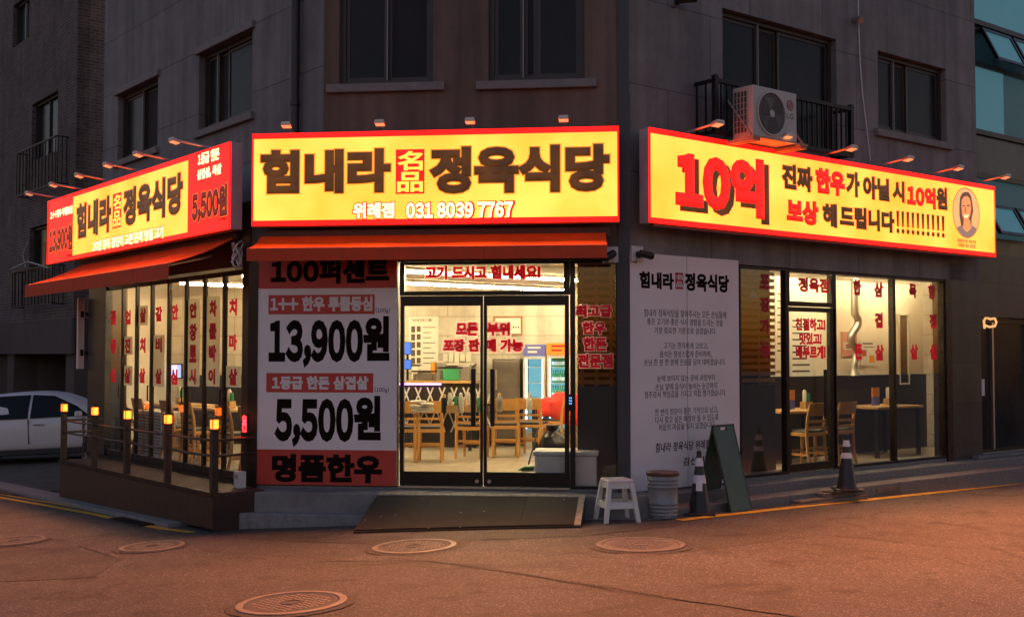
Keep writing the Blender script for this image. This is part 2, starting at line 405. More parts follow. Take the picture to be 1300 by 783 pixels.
# ------------------------------------------------------------------ ground and road
def asphalt(name='asphalt', tone=1.0):
    m = bpy.data.materials.new(name); m.use_nodes = True; nt = m.node_tree; b = nt.nodes['Principled BSDF']
    N = nt.nodes.new; K = nt.links.new
    tc = N('ShaderNodeTexCoord')
    n1 = N('ShaderNodeTexNoise'); n1.inputs['Scale'].default_value = .55; n1.inputs['Detail'].default_value = 7; n1.inputs['Roughness'].default_value = .65; K(tc.outputs['Object'], n1.inputs[0])
    v = N('ShaderNodeTexVoronoi'); v.inputs['Scale'].default_value = 95; K(tc.outputs['Object'], v.inputs['Vector'])
    v2 = N('ShaderNodeTexVoronoi'); v2.inputs['Scale'].default_value = 38; K(tc.outputs['Object'], v2.inputs['Vector'])
    # per-stone tone
    sp_ = N('ShaderNodeSeparateColor'); K(v.outputs['Color'], sp_.inputs[0])
    cr = N('ShaderNodeValToRGB'); e = cr.color_ramp.elements
    e[0].position = 0; e[0].color = (.045, .042, .04, 1); e[1].position = 1; e[1].color = (.25, .235, .22, 1)
    x = e.new(.62); x.color = (.062, .058, .055, 1); x = e.new(.9); x.color = (.105, .099, .094, 1)
    K(sp_.outputs[0], cr.inputs[0])
    r = N('ShaderNodeMapRange'); r.inputs[1].default_value = .3; r.inputs[2].default_value = .7; r.inputs[3].default_value = .62; r.inputs[4].default_value = 1.3; K(n1.outputs[0], r.inputs[0])
    # broad stains and drips along with the fine grain
    n3 = N('ShaderNodeTexNoise'); n3.inputs['Scale'].default_value = 1.9; n3.inputs['Detail'].default_value = 5; n3.inputs['Distortion'].default_value = 1.2; K(tc.outputs['Object'], n3.inputs[0])
    r3 = N('ShaderNodeMapRange'); r3.inputs[1].default_value = .32; r3.inputs[2].default_value = .46; r3.inputs[3].default_value = .52 * tone; r3.inputs[4].default_value = tone; K(n3.outputs[0], r3.inputs[0])
    m3 = N('ShaderNodeMath'); m3.operation = 'MULTIPLY'; K(r.outputs[0], m3.inputs[0]); K(r3.outputs[0], m3.inputs[1])
    s = N('ShaderNodeVectorMath'); s.operation = 'SCALE'; K(cr.outputs[0], s.inputs[0]); K(m3.outputs[0], s.inputs['Scale'])
    K(s.outputs[0], b.inputs['Base Color'])
    b.inputs['Roughness'].default_value = .72
    ad = N('ShaderNodeMath'); ad.operation = 'ADD'; K(v.outputs['Distance'], ad.inputs[0]); K(v2.outputs['Distance'], ad.inputs[1])
    bp = N('ShaderNodeBump'); bp.invert = True; bp.inputs['Strength'].default_value = .55; bp.inputs['Distance'].default_value = .012
    K(ad.outputs[0], bp.inputs['Height']); K(bp.outputs[0], b.inputs['Normal'])
    return m
M['asphalt'] = asphalt()
def axis(lo, hi, a, b_, step):
    xs = [lo, lo * .6 + a * .4, a - 6]
    k = a
    while k <= b_ + 1e-6: xs.append(k); k += step
    return sorted(xs + [b_ + 6, hi * .6 + b_ * .4, hi])
xs = axis(-150, 150, -18, 18, .75); ys = axis(-60, 160, -6, 30, 3)
g = MB(); nx = len(xs)
g.add([(x, y, gz(x)) for y in ys for x in xs], [(j * nx + i, j * nx + i + 1, (j + 1) * nx + i + 1, (j + 1) * nx + i) for j in range(len(ys) - 1) for i in range(nx - 1)])
kind(g.build('road', M['asphalt'], smooth=True), 'structure')
def ribbon(name, pts, wd, m, lift=.005, jit=0, close=True):
    """a thin strip lying on the road along ground points"""
    P = []
    for a, b_ in zip(pts[:-1], pts[1:]):
        n = max(1, int((Vector(b_) - Vector(a)).length / .12))
        for i in range(n): P.append(Vector(a).lerp(Vector(b_), i / n))
    P.append(Vector(pts[-1])); mb = MB(); vs = []
    for i, p in enumerate(P):
        t = (P[min(i + 1, len(P) - 1)] - P[max(i - 1, 0)]); t.z = 0; t.normalize(); q = Vector((-t.y, t.x, 0))
        j = random.uniform(-jit, jit); h = wd / 2 * (1 if not jit else random.uniform(.35, 1.3))
        for sgn in (1, -1):
            c = p + q * (j + sgn * h); vs.append((c.x, c.y, gz(c.x) + lift))
    mb.add(vs, [(2 * i, 2 * i + 1, 2 * i + 3, 2 * i + 2) for i in range(len(P) - 1)])
    return kind(mb.build(name, m), 'structure')
G = lambda pts: [tuple(at_g(*p)) for p in pts]
ribbon('road_marking', G([(862, 660.5), (950, 650.5), (1100, 634.5), (1300, 613), (1360, 606)]), .13, M['asph_yellow'], .006)
ribbon('road_marking', G([(-60, 623), (0, 631.5), (60, 642), (120, 653), (165, 663), (205, 671), (245, 676)]), .10, M['asph_yellow'], .006)
ribbon('road_marking', G([(-60, 619.5), (0, 627.5), (60, 637.5), (120, 648), (165, 657.5)]), .05, M['asph_yellow'], .006)
M['asphalt_patch'] = asphalt('resurfaced asphalt', 1.22)
M['asphalt_dark'] = asphalt('darker asphalt', .74)
def patch(pts, m, lift):
    P = [Vector(q) for q in G(pts)]; n = len(P); x0 = min(p.x for p in P); x1 = max(p.x for p in P); mb = MB()
    k = int((x1 - x0) / .1)
    def span(x):
        ys = []
        for a, b_ in zip(P, P[1:] + P[:1]):
            if (a.x - x) * (b_.x - x) < 0: ys.append(a.y + (b_.y - a.y) * (x - a.x) / (b_.x - a.x))
        return (min(ys), max(ys)) if len(ys) > 1 else None
    prev = None
    for i in range(k + 1):
        x = x0 + 1e-4 + (x1 - x0 - 2e-4) * i / k; s_ = span(x)
        if prev and s_:
            xp, sp_ = prev
            mb.add([(xp, sp_[0], gz(xp) + lift), (x, s_[0], gz(x) + lift), (x, s_[1], gz(x) + lift), (xp, sp_[1], gz(xp) + lift)], [(0, 1, 2, 3)])
        prev = (x, s_) if s_ else None
    return kind(mb.build('road_patch', m), 'structure')
patch([(400, 712), (540, 711.5), (700, 734.5), (860, 760.5), (1030, 786), (1330, 800), (1330, 702), (1170, 692), (1040, 679.5), (880, 700), (760, 704), (560, 699)], M['asphalt_patch'], .0035)
patch([(866, 662), (960, 647), (1130, 624), (1330, 601), (1330, 609), (1130, 631), (960, 648.5)], M['asphalt_dark'], .0035)     # darker asphalt strips along the foot of the steps
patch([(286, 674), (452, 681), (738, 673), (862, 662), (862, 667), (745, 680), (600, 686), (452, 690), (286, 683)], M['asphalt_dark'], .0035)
patch([(-40, 702), (92, 693.5), (155, 711), (120, 733), (-40, 740)], M['asphalt_dark'], .0035)
M['crack'] = mat('tar crack', (.018, .017, .017), .7)
ribbon('road_crack', G([(540, 712), (610, 719), (700, 735), (780, 750), (860, 761), (960, 775), (1030, 785)]), .022, M['crack'], .005, .012)
ribbon('road_crack', G([(800, 708), (880, 700), (960, 690), (1040, 679), (1100, 683), (1170, 692), (1240, 698)]), .018, M['crack'], .005, .012)
ribbon('road_crack', G([(1200, 707), (1225, 718), (1260, 725), (1310, 731)]), .02, M['crack'], .005, .012)
ribbon('road_crack', G([(0, 701), (50, 697), (92, 693)]), .02, M['crack'], .005, .01)
ribbon('road_crack', G([(98, 693), (130, 702), (155, 711)]), .022, M['crack'], .005, .01)
ribbon('road_crack', G([(490, 710), (560, 700), (640, 697), (700, 704), (760, 704)]), .012, M['crack'], .005, .02)

# manhole covers
def ringcut(p, r):     # darker refilled asphalt collar round a cover
    mb = MB(); n = 48; q = random.Random(int(p.x * 100))
    vs = []
    for i in range(n):
        a = 2 * math.pi * i / n
        for k in (r * .98, r * (1.16 + .04 * q.random())):
            x, y = p.x + k * math.cos(a), p.y + k * math.sin(a); vs.append((x, y, gz(x) + .0065))
    return mb.add(vs, [(2 * i, 2 * i + 1, (2 * i + 3) % (2 * n), (2 * i + 2) % (2 * n)) for i in range(n)]).build('collar', M['asphalt_dark'])
def cover(x, y, r, label, m, ring):
    p = at_g(x, y); t = thing('manhole_cover', label, 'manhole cover', (p.x, p.y, gz(p.x)), 'manhole covers in the road'); up_ = .007
    slope = (gz(p.x + .3) - gz(p.x - .3)) / .6
    kind(ringcut(p, r), 'structure')
    def flatdisc(prof): return MB().lathe((p.x, p.y, gz(p.x)), prof, 40)
    def tiltit(mb):
        for v in mb.v: v.z += slope * (v.x - p.x) + up_
        return mb
    tiltit(flatdisc([(r, -.03), (r, .006), (r * .985, .009), (r * .87, .009), (r * .86, .002), (r * .85, -.03)])).build('rim', ring, t)
    pl = MB()
    tiltit(pl.lathe((p.x, p.y, gz(p.x)), [(r * .845, -.03), (r * .845, .004), (r * .76, .006), (r * .75, .003), (r * .74, .003), (r * .2, .003), (r * .19, .010), (r * .15, .010), (r * .14, .004)], 40)).build('plate', m, t)
    st = MB()
    n = 9
    for i in range(-n, n + 1):
        for j in range(-n, n + 1):
            a, b_ = i * r * .085, j * r * .085
            d = math.hypot(a, b_)
            if d < r * .70 and d > r * .24 and (i + j) % 2 == 0:
                q = random.Random(i * 31 + j).random()
                if q > .06: st.boxc((p.x + a, p.y + b_, gz(p.x) + .0035 + up_ + slope * a), (r * .10, r * .050, .005), R(45 if i % 2 else -45))
    st.build('tread_pattern', ring, t)
M['iron_groove'] = mat('darker cast iron', (.085, .075, .065), .75, noise=(9, .35))  # plate tone, darker than the rim and raised treads
M['iron_cover'] = mat('worn cast iron', (.22, .195, .16), .5, .15, noise=(7, .3), bump=(120, .2))
M['iron_cover_dark'] = mat('tar coated cast iron', (.15, .135, .125), .7, .0, noise=(7, .3), bump=(120, .2))
cover(370, 766, .42, 'large round iron manhole cover closest to the camera', M['iron_groove'], M['iron_cover'])
cover(526, 694, .41, 'pale iron manhole cover in front of the black ramp', M['iron_groove'], M['iron_cover'])
cover(813, 692, .42, 'asphalt coloured manhole cover in front of the stool and bin', M['iron_cover_dark'], M['iron_cover_dark'])
cover(193, 694, .33, 'small manhole cover below the wooden terrace', M['iron_groove'], M['iron_cover'])
cover(18, 687, .33, 'reddish manhole cover at the left edge of the road', M['iron_groove'], M['iron_cover_dark'])
p = at_g(170, 662)
dr = MB().box(Frame((p.x, p.y), L.u.x, L.u.y), -.55, .55, gz(p.x) - .05, gz(p.x) + .012, -.16, .16)
for v in dr.v: v.z += gz(v.x) - gz(p.x)
t = thing('drain_grate', 'dark drain grate in the gutter beside the terrace', 'drain grate', (p.x, p.y, gz(p.x)))
dr.build('frame', M['rubber'], t)
sl = MB(); fg = Frame((p.x, p.y), L.u.x, L.u.y)
for i in range(18): sl.box(fg, -.5 + i * .059, -.5 + i * .059 + .022, gz(p.x), gz(p.x) + .02, -.13, .13)
for v in sl.v: v.z += gz(v.x) - gz(p.x)
sl.build('bars', M['iron'], t)

# ------------------------------------------------------------------ corner building
bld = thing('corner_building', 'dusky grey corner building with chamfered front and lit butcher restaurant below', 'building', tuple(F.pt(0, 0)))
def wall_holes(mb, fr, s0, s1, z0, z1, holes, o0, o1):
    S_ = sorted({s0, s1, *[min(max(h[k], s0), s1) for h in holes for k in (0, 1)]})
    Z_ = sorted({z0, z1, *[min(max(h[k], z0), z1) for h in holes for k in (2, 3)]})
    for a, b_ in zip(S_[:-1], S_[1:]):
        zs = None
        for c, d in zip(Z_[:-1], Z_[1:]):
            hole = any(h[0] < (a + b_) / 2 < h[1] and h[2] < (c + d) / 2 < h[3] for h in holes)
            if hole:
                if zs is not None: mb.box(fr, a, b_, zs, c, o0, o1); zs = None
            elif zs is None: zs = c
        if zs is not None: mb.box(fr, a, b_, zs, Z_[-1], o0, o1)
    return mb
ZU = 9.2     # top of what is built above
def hole_px(fr, x0, y0, x1, y1): # y at left top, y bottom at left
    s0, z1 = at(fr, x0, y0); z0 = at(fr, x0, y1)[1]; s1 = at(fr, x1, (y0 + y1) / 2)[0]
    return [s0, s1, z0, z1]
hF = [hole_px(F, 431, -40, 550, 108), hole_px(F, 620, -40, 742, 104)]
for h in hF: h[3] = 6.75
hL = [hole_px(LU, 150, 122, 200, 205), hole_px(LU, 253, 70, 320, 167)]
hR = [hole_px(Rr, 917, 10, 1062, 178), hole_px(Rr, 1114, 64, 1201, 164)]
hR[0][2] = 4.65
ZB = 3.10
SLE = at(LU, 131, 200)[0]      # far end of the left wall
SRE = at(Rr, 1239, 150)[0]
wall_holes(MB(), F, SLU, SR - .0, ZB, ZU, hF, -.3, 0).build('upper_wall', M['plaster_front'], bld)
wall_holes(MB(), LU, SLE, -.003, ZB, ZU, hL, -.3, 0).build('upper_wall', M['stone_left'], bld)
wall_holes(MB(), Rr, .003, SRE, ZB, ZU, hR, -.3, 0).build('upper_wall', M['stone_right'], bld)
# far ends and top so that the block is closed
SLB = at(L, 114, 470)[0]; SRB = at(Rr, 1206, 470)[0]
pLE = LU.pt(SLE, 0); pRE = Rr.pt(SRE, 0)
BK = -8.2
sA = (pLE - F.O).dot(F.u); sB = (pRE - F.O).dot(F.u); oA = (pLE - F.O).dot(F.n); oB = (pRE - F.O).dot(F.n)
roofpts = [F.pt(SLU, 0), F.pt(SR, 0), pRE, F.pt(sB, 0, BK), F.pt(sA, 0, BK), pLE]
MB().flat(roofpts, ZU, ZU + .2).build('roof', M['concrete'], bld)
MB().box(F, sA, sA + .3, ZB, ZU, BK, oA - .1).build('end_wall', M['stone_left'], bld)
MB().box(F, sB - .3, sB, ZB, ZU, BK, oB - .1).build('end_wall', M['stone_right'], bld)
MB().box(F, sA, sB, -1, ZU, BK - .3, BK).build('rear_wall', M['concrete'], bld)
# dark vertical column at the right edge of the front
MB().pbox(F, 785, 120, 800.5, 290, -.02, .035).build('corner_column', M['pillar'], bld)
s0 = at(F, 785, 200)[0]
MB().box(F, s0, SR + .01, ZB, ZU, .004, .03).build('corner_column', M['pillar'], bld)

def window_unit(fr, h, mull, curtain=None, rec=.1, screen_right=True):
    s0, s1, z0, z1 = h
    f = MB(); fw = .06
    for a in ((s0, s0 + fw), (s1 - fw, s1)): f.box(fr, a[0], a[1], z0, z1, -rec - .08, -rec + .01)
    f.box(fr, s0 + fw, s1 - fw, z0, z0 + fw, -rec - .08, -rec + .01); f.box(fr, s0 + fw, s1 - fw, z1 - fw, z1, -rec - .08, -rec + .01)
    w_ = f.build('window', M['win_frame'], bld)
    cuts = [s0 + fw] + [s0 + (s1 - s0) * q for q in mull] + [s1 - fw]
    for i, (a, b_) in enumerate(zip(cuts[:-1], cuts[1:])):
        o = -rec - .02 - (i % 2) * .03
        sf = MB(); q = .045
        for c in ((a, a + q), (b_ - q, b_)): sf.box(fr, c[0], c[1], z0 + fw, z1 - fw, o - .028, o)
        sf.box(fr, a + q, b_ - q, z0 + fw, z0 + fw + q, o - .028, o); sf.box(fr, a + q, b_ - q, z1 - fw - q, z1 - fw, o - .028, o)
        sf.build('sash', M['win_frame'], w_)
        scr = (i % 2 == 1) if screen_right else (i % 2 == 0)
        MB().box(fr, a + q, b_ - q, z0 + fw + q, z1 - fw - q, o - .02, o - .012).build('pane' if not scr else 'insect_screen', M['screen_dark'] if scr else M['pane_dark'], w_)
    # thin pale rail on one sash edge
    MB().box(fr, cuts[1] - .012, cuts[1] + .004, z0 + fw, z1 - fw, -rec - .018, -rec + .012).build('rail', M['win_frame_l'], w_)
    MB().box(fr, s0 + .02, s1 - .02, z0, z1, -.29, -.27).build('backing', M['screen_dark'], w_)
    return w_
def sill(fr, h, ext=.12, top=False):
    MB().box(fr, h[0] - ext, h[1] + ext, h[2] - .10, h[2] - .002, -.02, .06).build('sill', M['sill'], bld, bevel=.008)
    if top: MB().box(fr, h[0] - ext, h[1] + ext, h[3] + .002, h[3] + .1, -.02, .05).build('lintel', M['sill'], bld, bevel=.008)
window_unit(F, hF[0], [.5]); window_unit(F, hF[1], [.36, .5]); window_unit(LU, hL[0], [.5]); window_unit(LU, hL[1], [.25, .42])
window_unit(Rr, hR[0], [.34, .52]); window_unit(Rr, hR[1], [.3, .5])
for h in hF: sill(F, h, .14)
for h in hL: sill(LU, h, .08, True)
sill(Rr, hR[1], .1)
# drain pipe with brackets
s = at(LU, 375, 60, .08)[0]
dp = MB().tube([LU.pt(s, ZB, .08), LU.pt(s, ZU, .08)], .055, 10)
dp.build('drain_pipe', M['pipe'], bld, smooth=True)
for z in (5.0, 6.6): MB().lathe(tuple(LU.pt(s, z, .08)), [(.065, 0), (.065, .05)], 12).build('pipe_clip', M['pipe'], bld)
# wall vent and old camera high on the right wall, hanging cable
s_, z_ = at(Rr, 1083, 26)
MB().tube([Rr.pt(s_, z_, 0), Rr.pt(s_, z_, .1), Rr.pt(s_ - .02, z_ - .04, .14)], .045, 10).build('wall_vent', M['steel'], bld, smooth=True)
cb = []
for x, y in ((1089, -30), (1090, 30), (1092, 80), (1095, 120), (1100, 160), (1105, 205)):
    a, b_ = at(Rr, x, y, .03); cb.append(Rr.pt(a, b_, .03))
tag(recentre(MB().tube(cb, .009, 6).build('hanging_cable', M['white_plastic'])), 'thin pale cable hanging down the grey right wall', 'cable')

# ---- ground floor shell
ZC = 3.42
def seg(p, q, z0, z1, th, name, m, par=bld):   # wall between two plan points, thickness to the left
    p = Vector((p[0], p[1], 0)); q = Vector((q[0], q[1], 0)); d = (q - p).normalized(); fr = Frame(p, d.x, d.y)
    return MB().box(fr, 0, (q - p).length, z0, z1, 0, th).build(name, m, par)
A = CL; Bp = L.pt(SLB, 0); E = Rr.pt(9.35, 0)
sB2 = (Bp - F.O).dot(F.u); sE2 = (E - F.O).dot(F.u); OBK = -6.7
B2 = F.pt(sB2 - .02, 0, OBK); E2 = F.pt(sE2 + .02, 0, OBK)
plan = [A, CR, E, E2, B2, Bp]
M['floor_in'] = tile('beige shop floor', (.42, .36, .28), (.38, .33, .26), (.28, .24, .19), F.ang, 1.2, 1.2, .005, .35, .18, .05)
M['wall_in'] = mat('cream painted wall', (.68, .63, .54), .7, noise=(2, .08))
M['ceil_in'] = mat('exposed ceiling', (.50, .44, .33), .8, noise=(1.5, .25))
def ctile(name):
    return tile(name, (.60, .555, .48), (.52, .48, .42), (.36, .33, .28), F.ang, 2.4, .33, .008, .8, .2, .2, .4)
M['board_wall'] = ctile('board formed concrete wall')
def inset(pts, k):   # shrink towards centre a little
    c = sum((Vector(p) for p in pts), Vector()) / len(pts)
    return [c + (Vector(p) - c) * k for p in pts]
MB().flat(inset(plan, .99), .2, ZF).build('interior_floor', M['floor_in'], bld)
MB().flat(inset(plan, .995), ZC, ZC + .12).build('interior_ceiling', M['ceil_in'], bld)
MB().box(F, sB2, sE2, ZF, ZC, OBK - .15, OBK).build('interior_wall', M['board_wall'], bld)
seg(E, E2, ZF, ZC, -.15, 'interior_wall', M['wall_in']); seg(B2, Bp, ZF, ZC, -.15, 'interior_wall', M['wall_in'])
# beams above the glass (hidden behind signs and awnings) and dark fascia
MB().box(F, SL, SR, ZT, ZB + .45, -.25, -.002).build('beam', M['fascia'], bld)
MB().box(L, SLB - .25, -.0, ZT - .02, 3.72, -.25, .02).build('beam', M['fascia'], bld)
MB().box(Rr, .0, SRB, ZT + .04, 3.5, -.25, -.004).build('beam', M['fascia'], bld)
# flat roof strip over the deeper left shop front
MB().flat([L.pt(SLB - .25, .02), F.pt(SL - .02, .0), F.pt(SLU + .02, 0), LU.pt(SLE, .0)], 3.72, 3.8).build('ledge', M['fascia'], bld)
MB().box(F, SL + .0, SLU + .02, 3.5, 3.72, -.2, -.004).build('beam', M['fascia'], bld)
# pillars
MB().pbox(F, 783.5, 318, 800, 624, -.2, .05).build('corner_column', M['pillar'], bld)
s0 = at(F, 783.5, 450)[0]
MB().box(F, s0 + .002, SR + .01, -.4, ZB - .01, .002, .046).build('corner_column', M['pillar'], bld)
MB().box(F, SL - .02, at(F, 328, 450)[0], -.3, ZT, -.2, .03).build('corner_post', M['bronze'], bld)
MB().box(L, -.17, -.01, ZF - .3, ZT, -.18, .028).build('corner_post', M['bronze'], bld)
MB().box(L, SLB, at(L, 136, 450)[0], -.9, ZT, -.3, .03).build('end_pillar', M['granite'], bld)
MB().box(Rr, SRB - .02, SRB + 4.4, 3.36, 3.55, -.2, -.003).build('beam', M['granite'], bld)
# base plinths
MB().box(F, SL, SR, -.6, ZF - .006, -.5, -.002).build('plinth', M['step_stone'], bld)
MB().box(L, SLB - .3, 0, -1.2, ZF - .008, -.5, -.002).build('plinth', M['step_stone'], bld)
MB().box(Rr, 0, SRB + 4.5, -.6, ZF - .006, -.5, -.002).build('plinth', M['step_stone'], bld)

# ---- steps
sx0 = at(F, 276, 640)[0]
sx1 = SR + .25
MB().box(F, sx0 + .10, sx1, -.5, ZF - .03, -.05, .43).build('front_step', M['concrete'], bld, bevel=.012)
MB().box(F, sx0 + .13, sx1 + .1, -.6, .20, -.05, .56).build('front_kerb', M['kerbstone'], bld, bevel=.012)
MB().box(Rr, .12, SRB + 6, -.6, .40, -.05, .26).build('side_step', M['step_stone'], bld, bevel=.012)
MB().box(Rr, .20, SRB + 6, -.6, .285, -.06, .56).build('side_step', M['step_stone'], bld, bevel=.012)
jt = MB()
for i in range(9): jt.box(Rr, 1.0 + i * 1.15, 1.006 + i * 1.15, -.2, .2855, .3, .5605)
jt.build('step_joints', M['rubber'], bld)
# kerb along the left street, under the terrace
kl = MB()
for i in range(9):
    a = -.42 - i * .98; fr = L
    q = [(a - .97, .66 + .16), (a, .66 + .16), (a, .5), (a - .97, .5)]
    P = [fr.pt(s, 0, o) for s, o in q]
    kl.hexa([(p.x, p.y, gz(p.x) - .2) for p in P] + [(p.x, p.y, gz(p.x) + .05) for p in P])
kind(kl.build('kerb', M['kerbstone'], bevel=.01), 'structure')

# ---- shop windows
def frame_ring(mb, fr, s0, s1, z0, z1, o0, o1, wl, wr, wt, wb):
    mb.box(fr, s0, s0 + wl, z0, z1, o0, o1); mb.box(fr, s1 - wr, s1, z0, z1, o0, o1)
    mb.box(fr, s0 + wl, s1 - wr, z1 - wt, z1, o0, o1); mb.box(fr, s0 + wl, s1 - wr, z0, z0 + wb, o0, o1)
def shop_window(fr, s0, s1, z0, z1, wl=.04, wr=.04, wt=.05, wb=.05, m='bronze', o=(-.09, 0), name='shop_window', g='glass'):
    mb = MB(); frame_ring(mb, fr, s0, s1, z0, z1, o[0], o[1], wl, wr, wt, wb)
    w_ = mb.build(name, M[m], bld, bevel=.004)
    oc = (o[0] + o[1]) / 2
    MB().box(fr, s0 + wl - .005, s1 - wr + .005, z0 + wb - .005, z1 - wt + .005, oc - .004, oc + .004).build('pane', M[g], w_)
    return w_, oc + .005
M['pale_film'] = vinyl('pale frosted film', (.80, .78, .72), .6)
# left folding doors: eight narrow panels
pan = [(137, 153), (156, 170), (174, 188.5), (194, 210.5), (215, 232.5), (237, 255), (261, 280.5), (286, 308)]
chars = [[('꽃', 343, 85, 130, 361), ('등', 343, 173, 218, 361), ('심', 342, 262, 306, 360)],
         [('업', 388, 83, 127, 406), ('진', 387, 170, 215, 405), ('살', 386, 262, 308, 405)],
         [('살', 434, 76, 122, 453), ('치', 434, 168, 215, 452), ('살', 432, 262, 308, 451)],
         [('갈', 483, 72, 118, 503), ('비', 483, 167, 213, 503), ('살', 482, 263, 310, 502)],
         [('안', 533, 65, 113, 553), ('심', 530, 265, 313, 551)],
         [('안', 589, 60, 107, 611), ('창', 588, 125, 178, 611), ('토', 588, 190, 245, 610), ('시', 587, 263, 312, 608)],
         [('차', 650, 52, 103, 673), ('돌', 649, 123, 173, 672), ('박', 648, 190, 243, 671), ('이', 647, 263, 312, 668)],
         [('치', 712, 48, 100, 736), ('마', 711, 157, 207, 736), ('살', 710, 263, 315, 736)]]
edges = [at(L, 134.5, 450)[0]]
for a, b_ in zip(pan[:-1], pan[1:]): edges.append(at(L, (a[1] + b_[0]) / 2, 450)[0])
edges.append(-.17)
for i in range(8):
    w_, oo = shop_window(L, edges[i] + .002, edges[i + 1] - .002, ZF + .03, ZT - .06, .026, .026, .06, .09, o=(-.045, .004))
    letters('lettering', w_, L, conv(chars[i], 2.446, 0, 360), M['red_ink'], .066, oo, .002)
    for ya, yb in {1: ((165, 220), (255, 315)), 2: ((70, 130),), 5: ((50, 318),), 6: ((42, 318),), 3: ((160, 318),), 7: ((255, 320),)}.get(i, ()):     # pale film behind the letters
        xa, xb = pan[i][0] + 1.2, pan[i][1] - 1.2
        s0, z1 = at(L, xa, ya / 2.446 + 360, oo - .014); z0 = at(L, xa, yb / 2.446 + 360, oo - .014)[1]; s1 = at(L, xb, 420, oo - .014)[0]
        MB().box(L, s0, s1, z0, z1, oo - .0145, oo - .0125).build('pale_film', M['pale_film'], w_)
    if i in (1, 3, 5, 7):
        s0 = edges[i] + .03
        MB().tube([L.pt(s0, 1.35, .0), L.pt(s0, 1.35, .05), L.pt(s0, 1.55, .05), L.pt(s0, 1.55, 0)], .011, 6).build('handle', M['black_frame'], w_)
MB().box(L, SLB, -.0, ZF - .02, ZF + .026, -.14, .03).build('threshold', M['bronze'], bld)
# front: wall panel behind the poster, transom, double door, side window
sp0, sp1 = at(F, 328, 450)[0], at(F, 504.5, 450)[0]
MB().box(F, sp0, sp1, ZF, ZT - .002, -.12, -.004).build('wall_panel', M['dark_clad'], bld)
d0, d1 = at(F, 507, 450)[0], at(F, 723.5, 450)[0]
dm = at(F, 613.2, 450)[0]
zt0 = at(F, 600, 375)[1]
zh = at(F, 600, 387.5)[1]
w_, oo = shop_window(F, d0, d1, zt0 + .002, ZT - .004, .055, .07, .03, .05, 'black_frame', name='transom')
T1 = conv([('고기 드시고 힘내세요!', 97, 67, 110, 456)], 2.447, 500, 310)
letters('lettering', w_, F, T1, M['red_front'], .06, oo + .003, .003)
letters('lettering_border', w_, F, T1, M['pink_vinyl'], .06, oo, .002, .05)
door_x = [(507, 613.0), (613.4, 722.5)]
TD = [[('모든', 193, 243, 284, 261), ('포장 판', 153, 294, 334, 266)], [('부위', 289, 243, 284, 361), ('매 가능', 285, 294, 334, 402)]]
for k, (xa, xb) in enumerate(door_x):
    a, b_ = at(F, xa, 450)[0], at(F, xb, 450)[0]
    mb = MB(); frame_ring(mb, F, a + .003, b_ - .003, ZF + .015, zt0 - .003, -.08, -.02, .045 if k == 0 else .035, .03 if k == 0 else .05, zt0 - zh, .16)
    dr = mb.build('glass_door', M['black_frame'], bld, bevel=.004)
    MB().box(F, a + .03, b_ - .03, ZF + .17, zh + .01, -.056, -.046).build('pane', M['glass_low'], dr)
    letters('lettering', dr, F, conv(TD[k], 2.447, 500, 310), M['red_front'], .06, -.04, .003)
    letters('lettering_border', dr, F, conv(TD[k], 2.447, 500, 310), M['pink_vinyl'], .06, -.044, .002, .11)
    hx = (598 if k == 0 else 622.5, 604 if k == 0 else 628)
    sa, za = at(F, hx[0], 468, .03); sb, zb = at(F, hx[1], 541, .03)
    hb = MB().box(F, sa, sb, zb, za, .02, .05)
    for z in (zb + .12, za - .12): hb.box(F, (sa + sb) / 2 - .01, (sa + sb) / 2 + .01, z - .012, z + .012, -.044, .02)
    hb.build('handle', M['black_frame'], dr, bevel=.006)
    pv = MB(); cx = b_ - .07 if k == 0 else a + .07
    pv.tube([F.pt(cx, ZF + .07, -.02), F.pt(cx, ZF + .07, -.005)], .022, 12); pv.build('lock', M['steel'], dr)
MB().box(F, d0, d1, ZF - .01, ZF + .012, -.12, .02).build('threshold', M['steel'], bld)
wx0, wx1 = at(F, 723.6, 450)[0], at(F, 784, 450)[0]
w_, oo = shop_window(F, wx0 + .002, wx1, ZF, ZT - .004, .055, .02, .03, .03, 'black_frame')
TS = conv([('최고급', 565, 188, 227, 678), ('한우', 585, 240, 280, 659), ('한돈', 588, 288, 331, 662), ('전문점', 570, 340, 384, 680)], 2.447, 500, 310)
letters('lettering', w_, F, TS, M['red_front'], .06, oo + .003, .003)
letters('lettering_border', w_, F, TS, M['pink_vinyl'], .06, oo, .002, .05)
# keypad lock on the door frame
kp = MB().pbox(F, 721.8, 501, 727, 521, .0, .025).build('keypad_lock', M['black_frame'], bld, bevel=.004)
M['blue_led'] = mat('blue lit keypad', (.05, .1, .3), .3, emit=(.12, .35, 1.0), es=2.5)
kk = MB()
for y in (505, 508.5, 512):
    for x in (723.2, 725.2): kk.pbox(F, x - .6, y - .9, x + .6, y + .9, .0, .0265)
kk.build('keypad_light', M['blue_led'], kp)
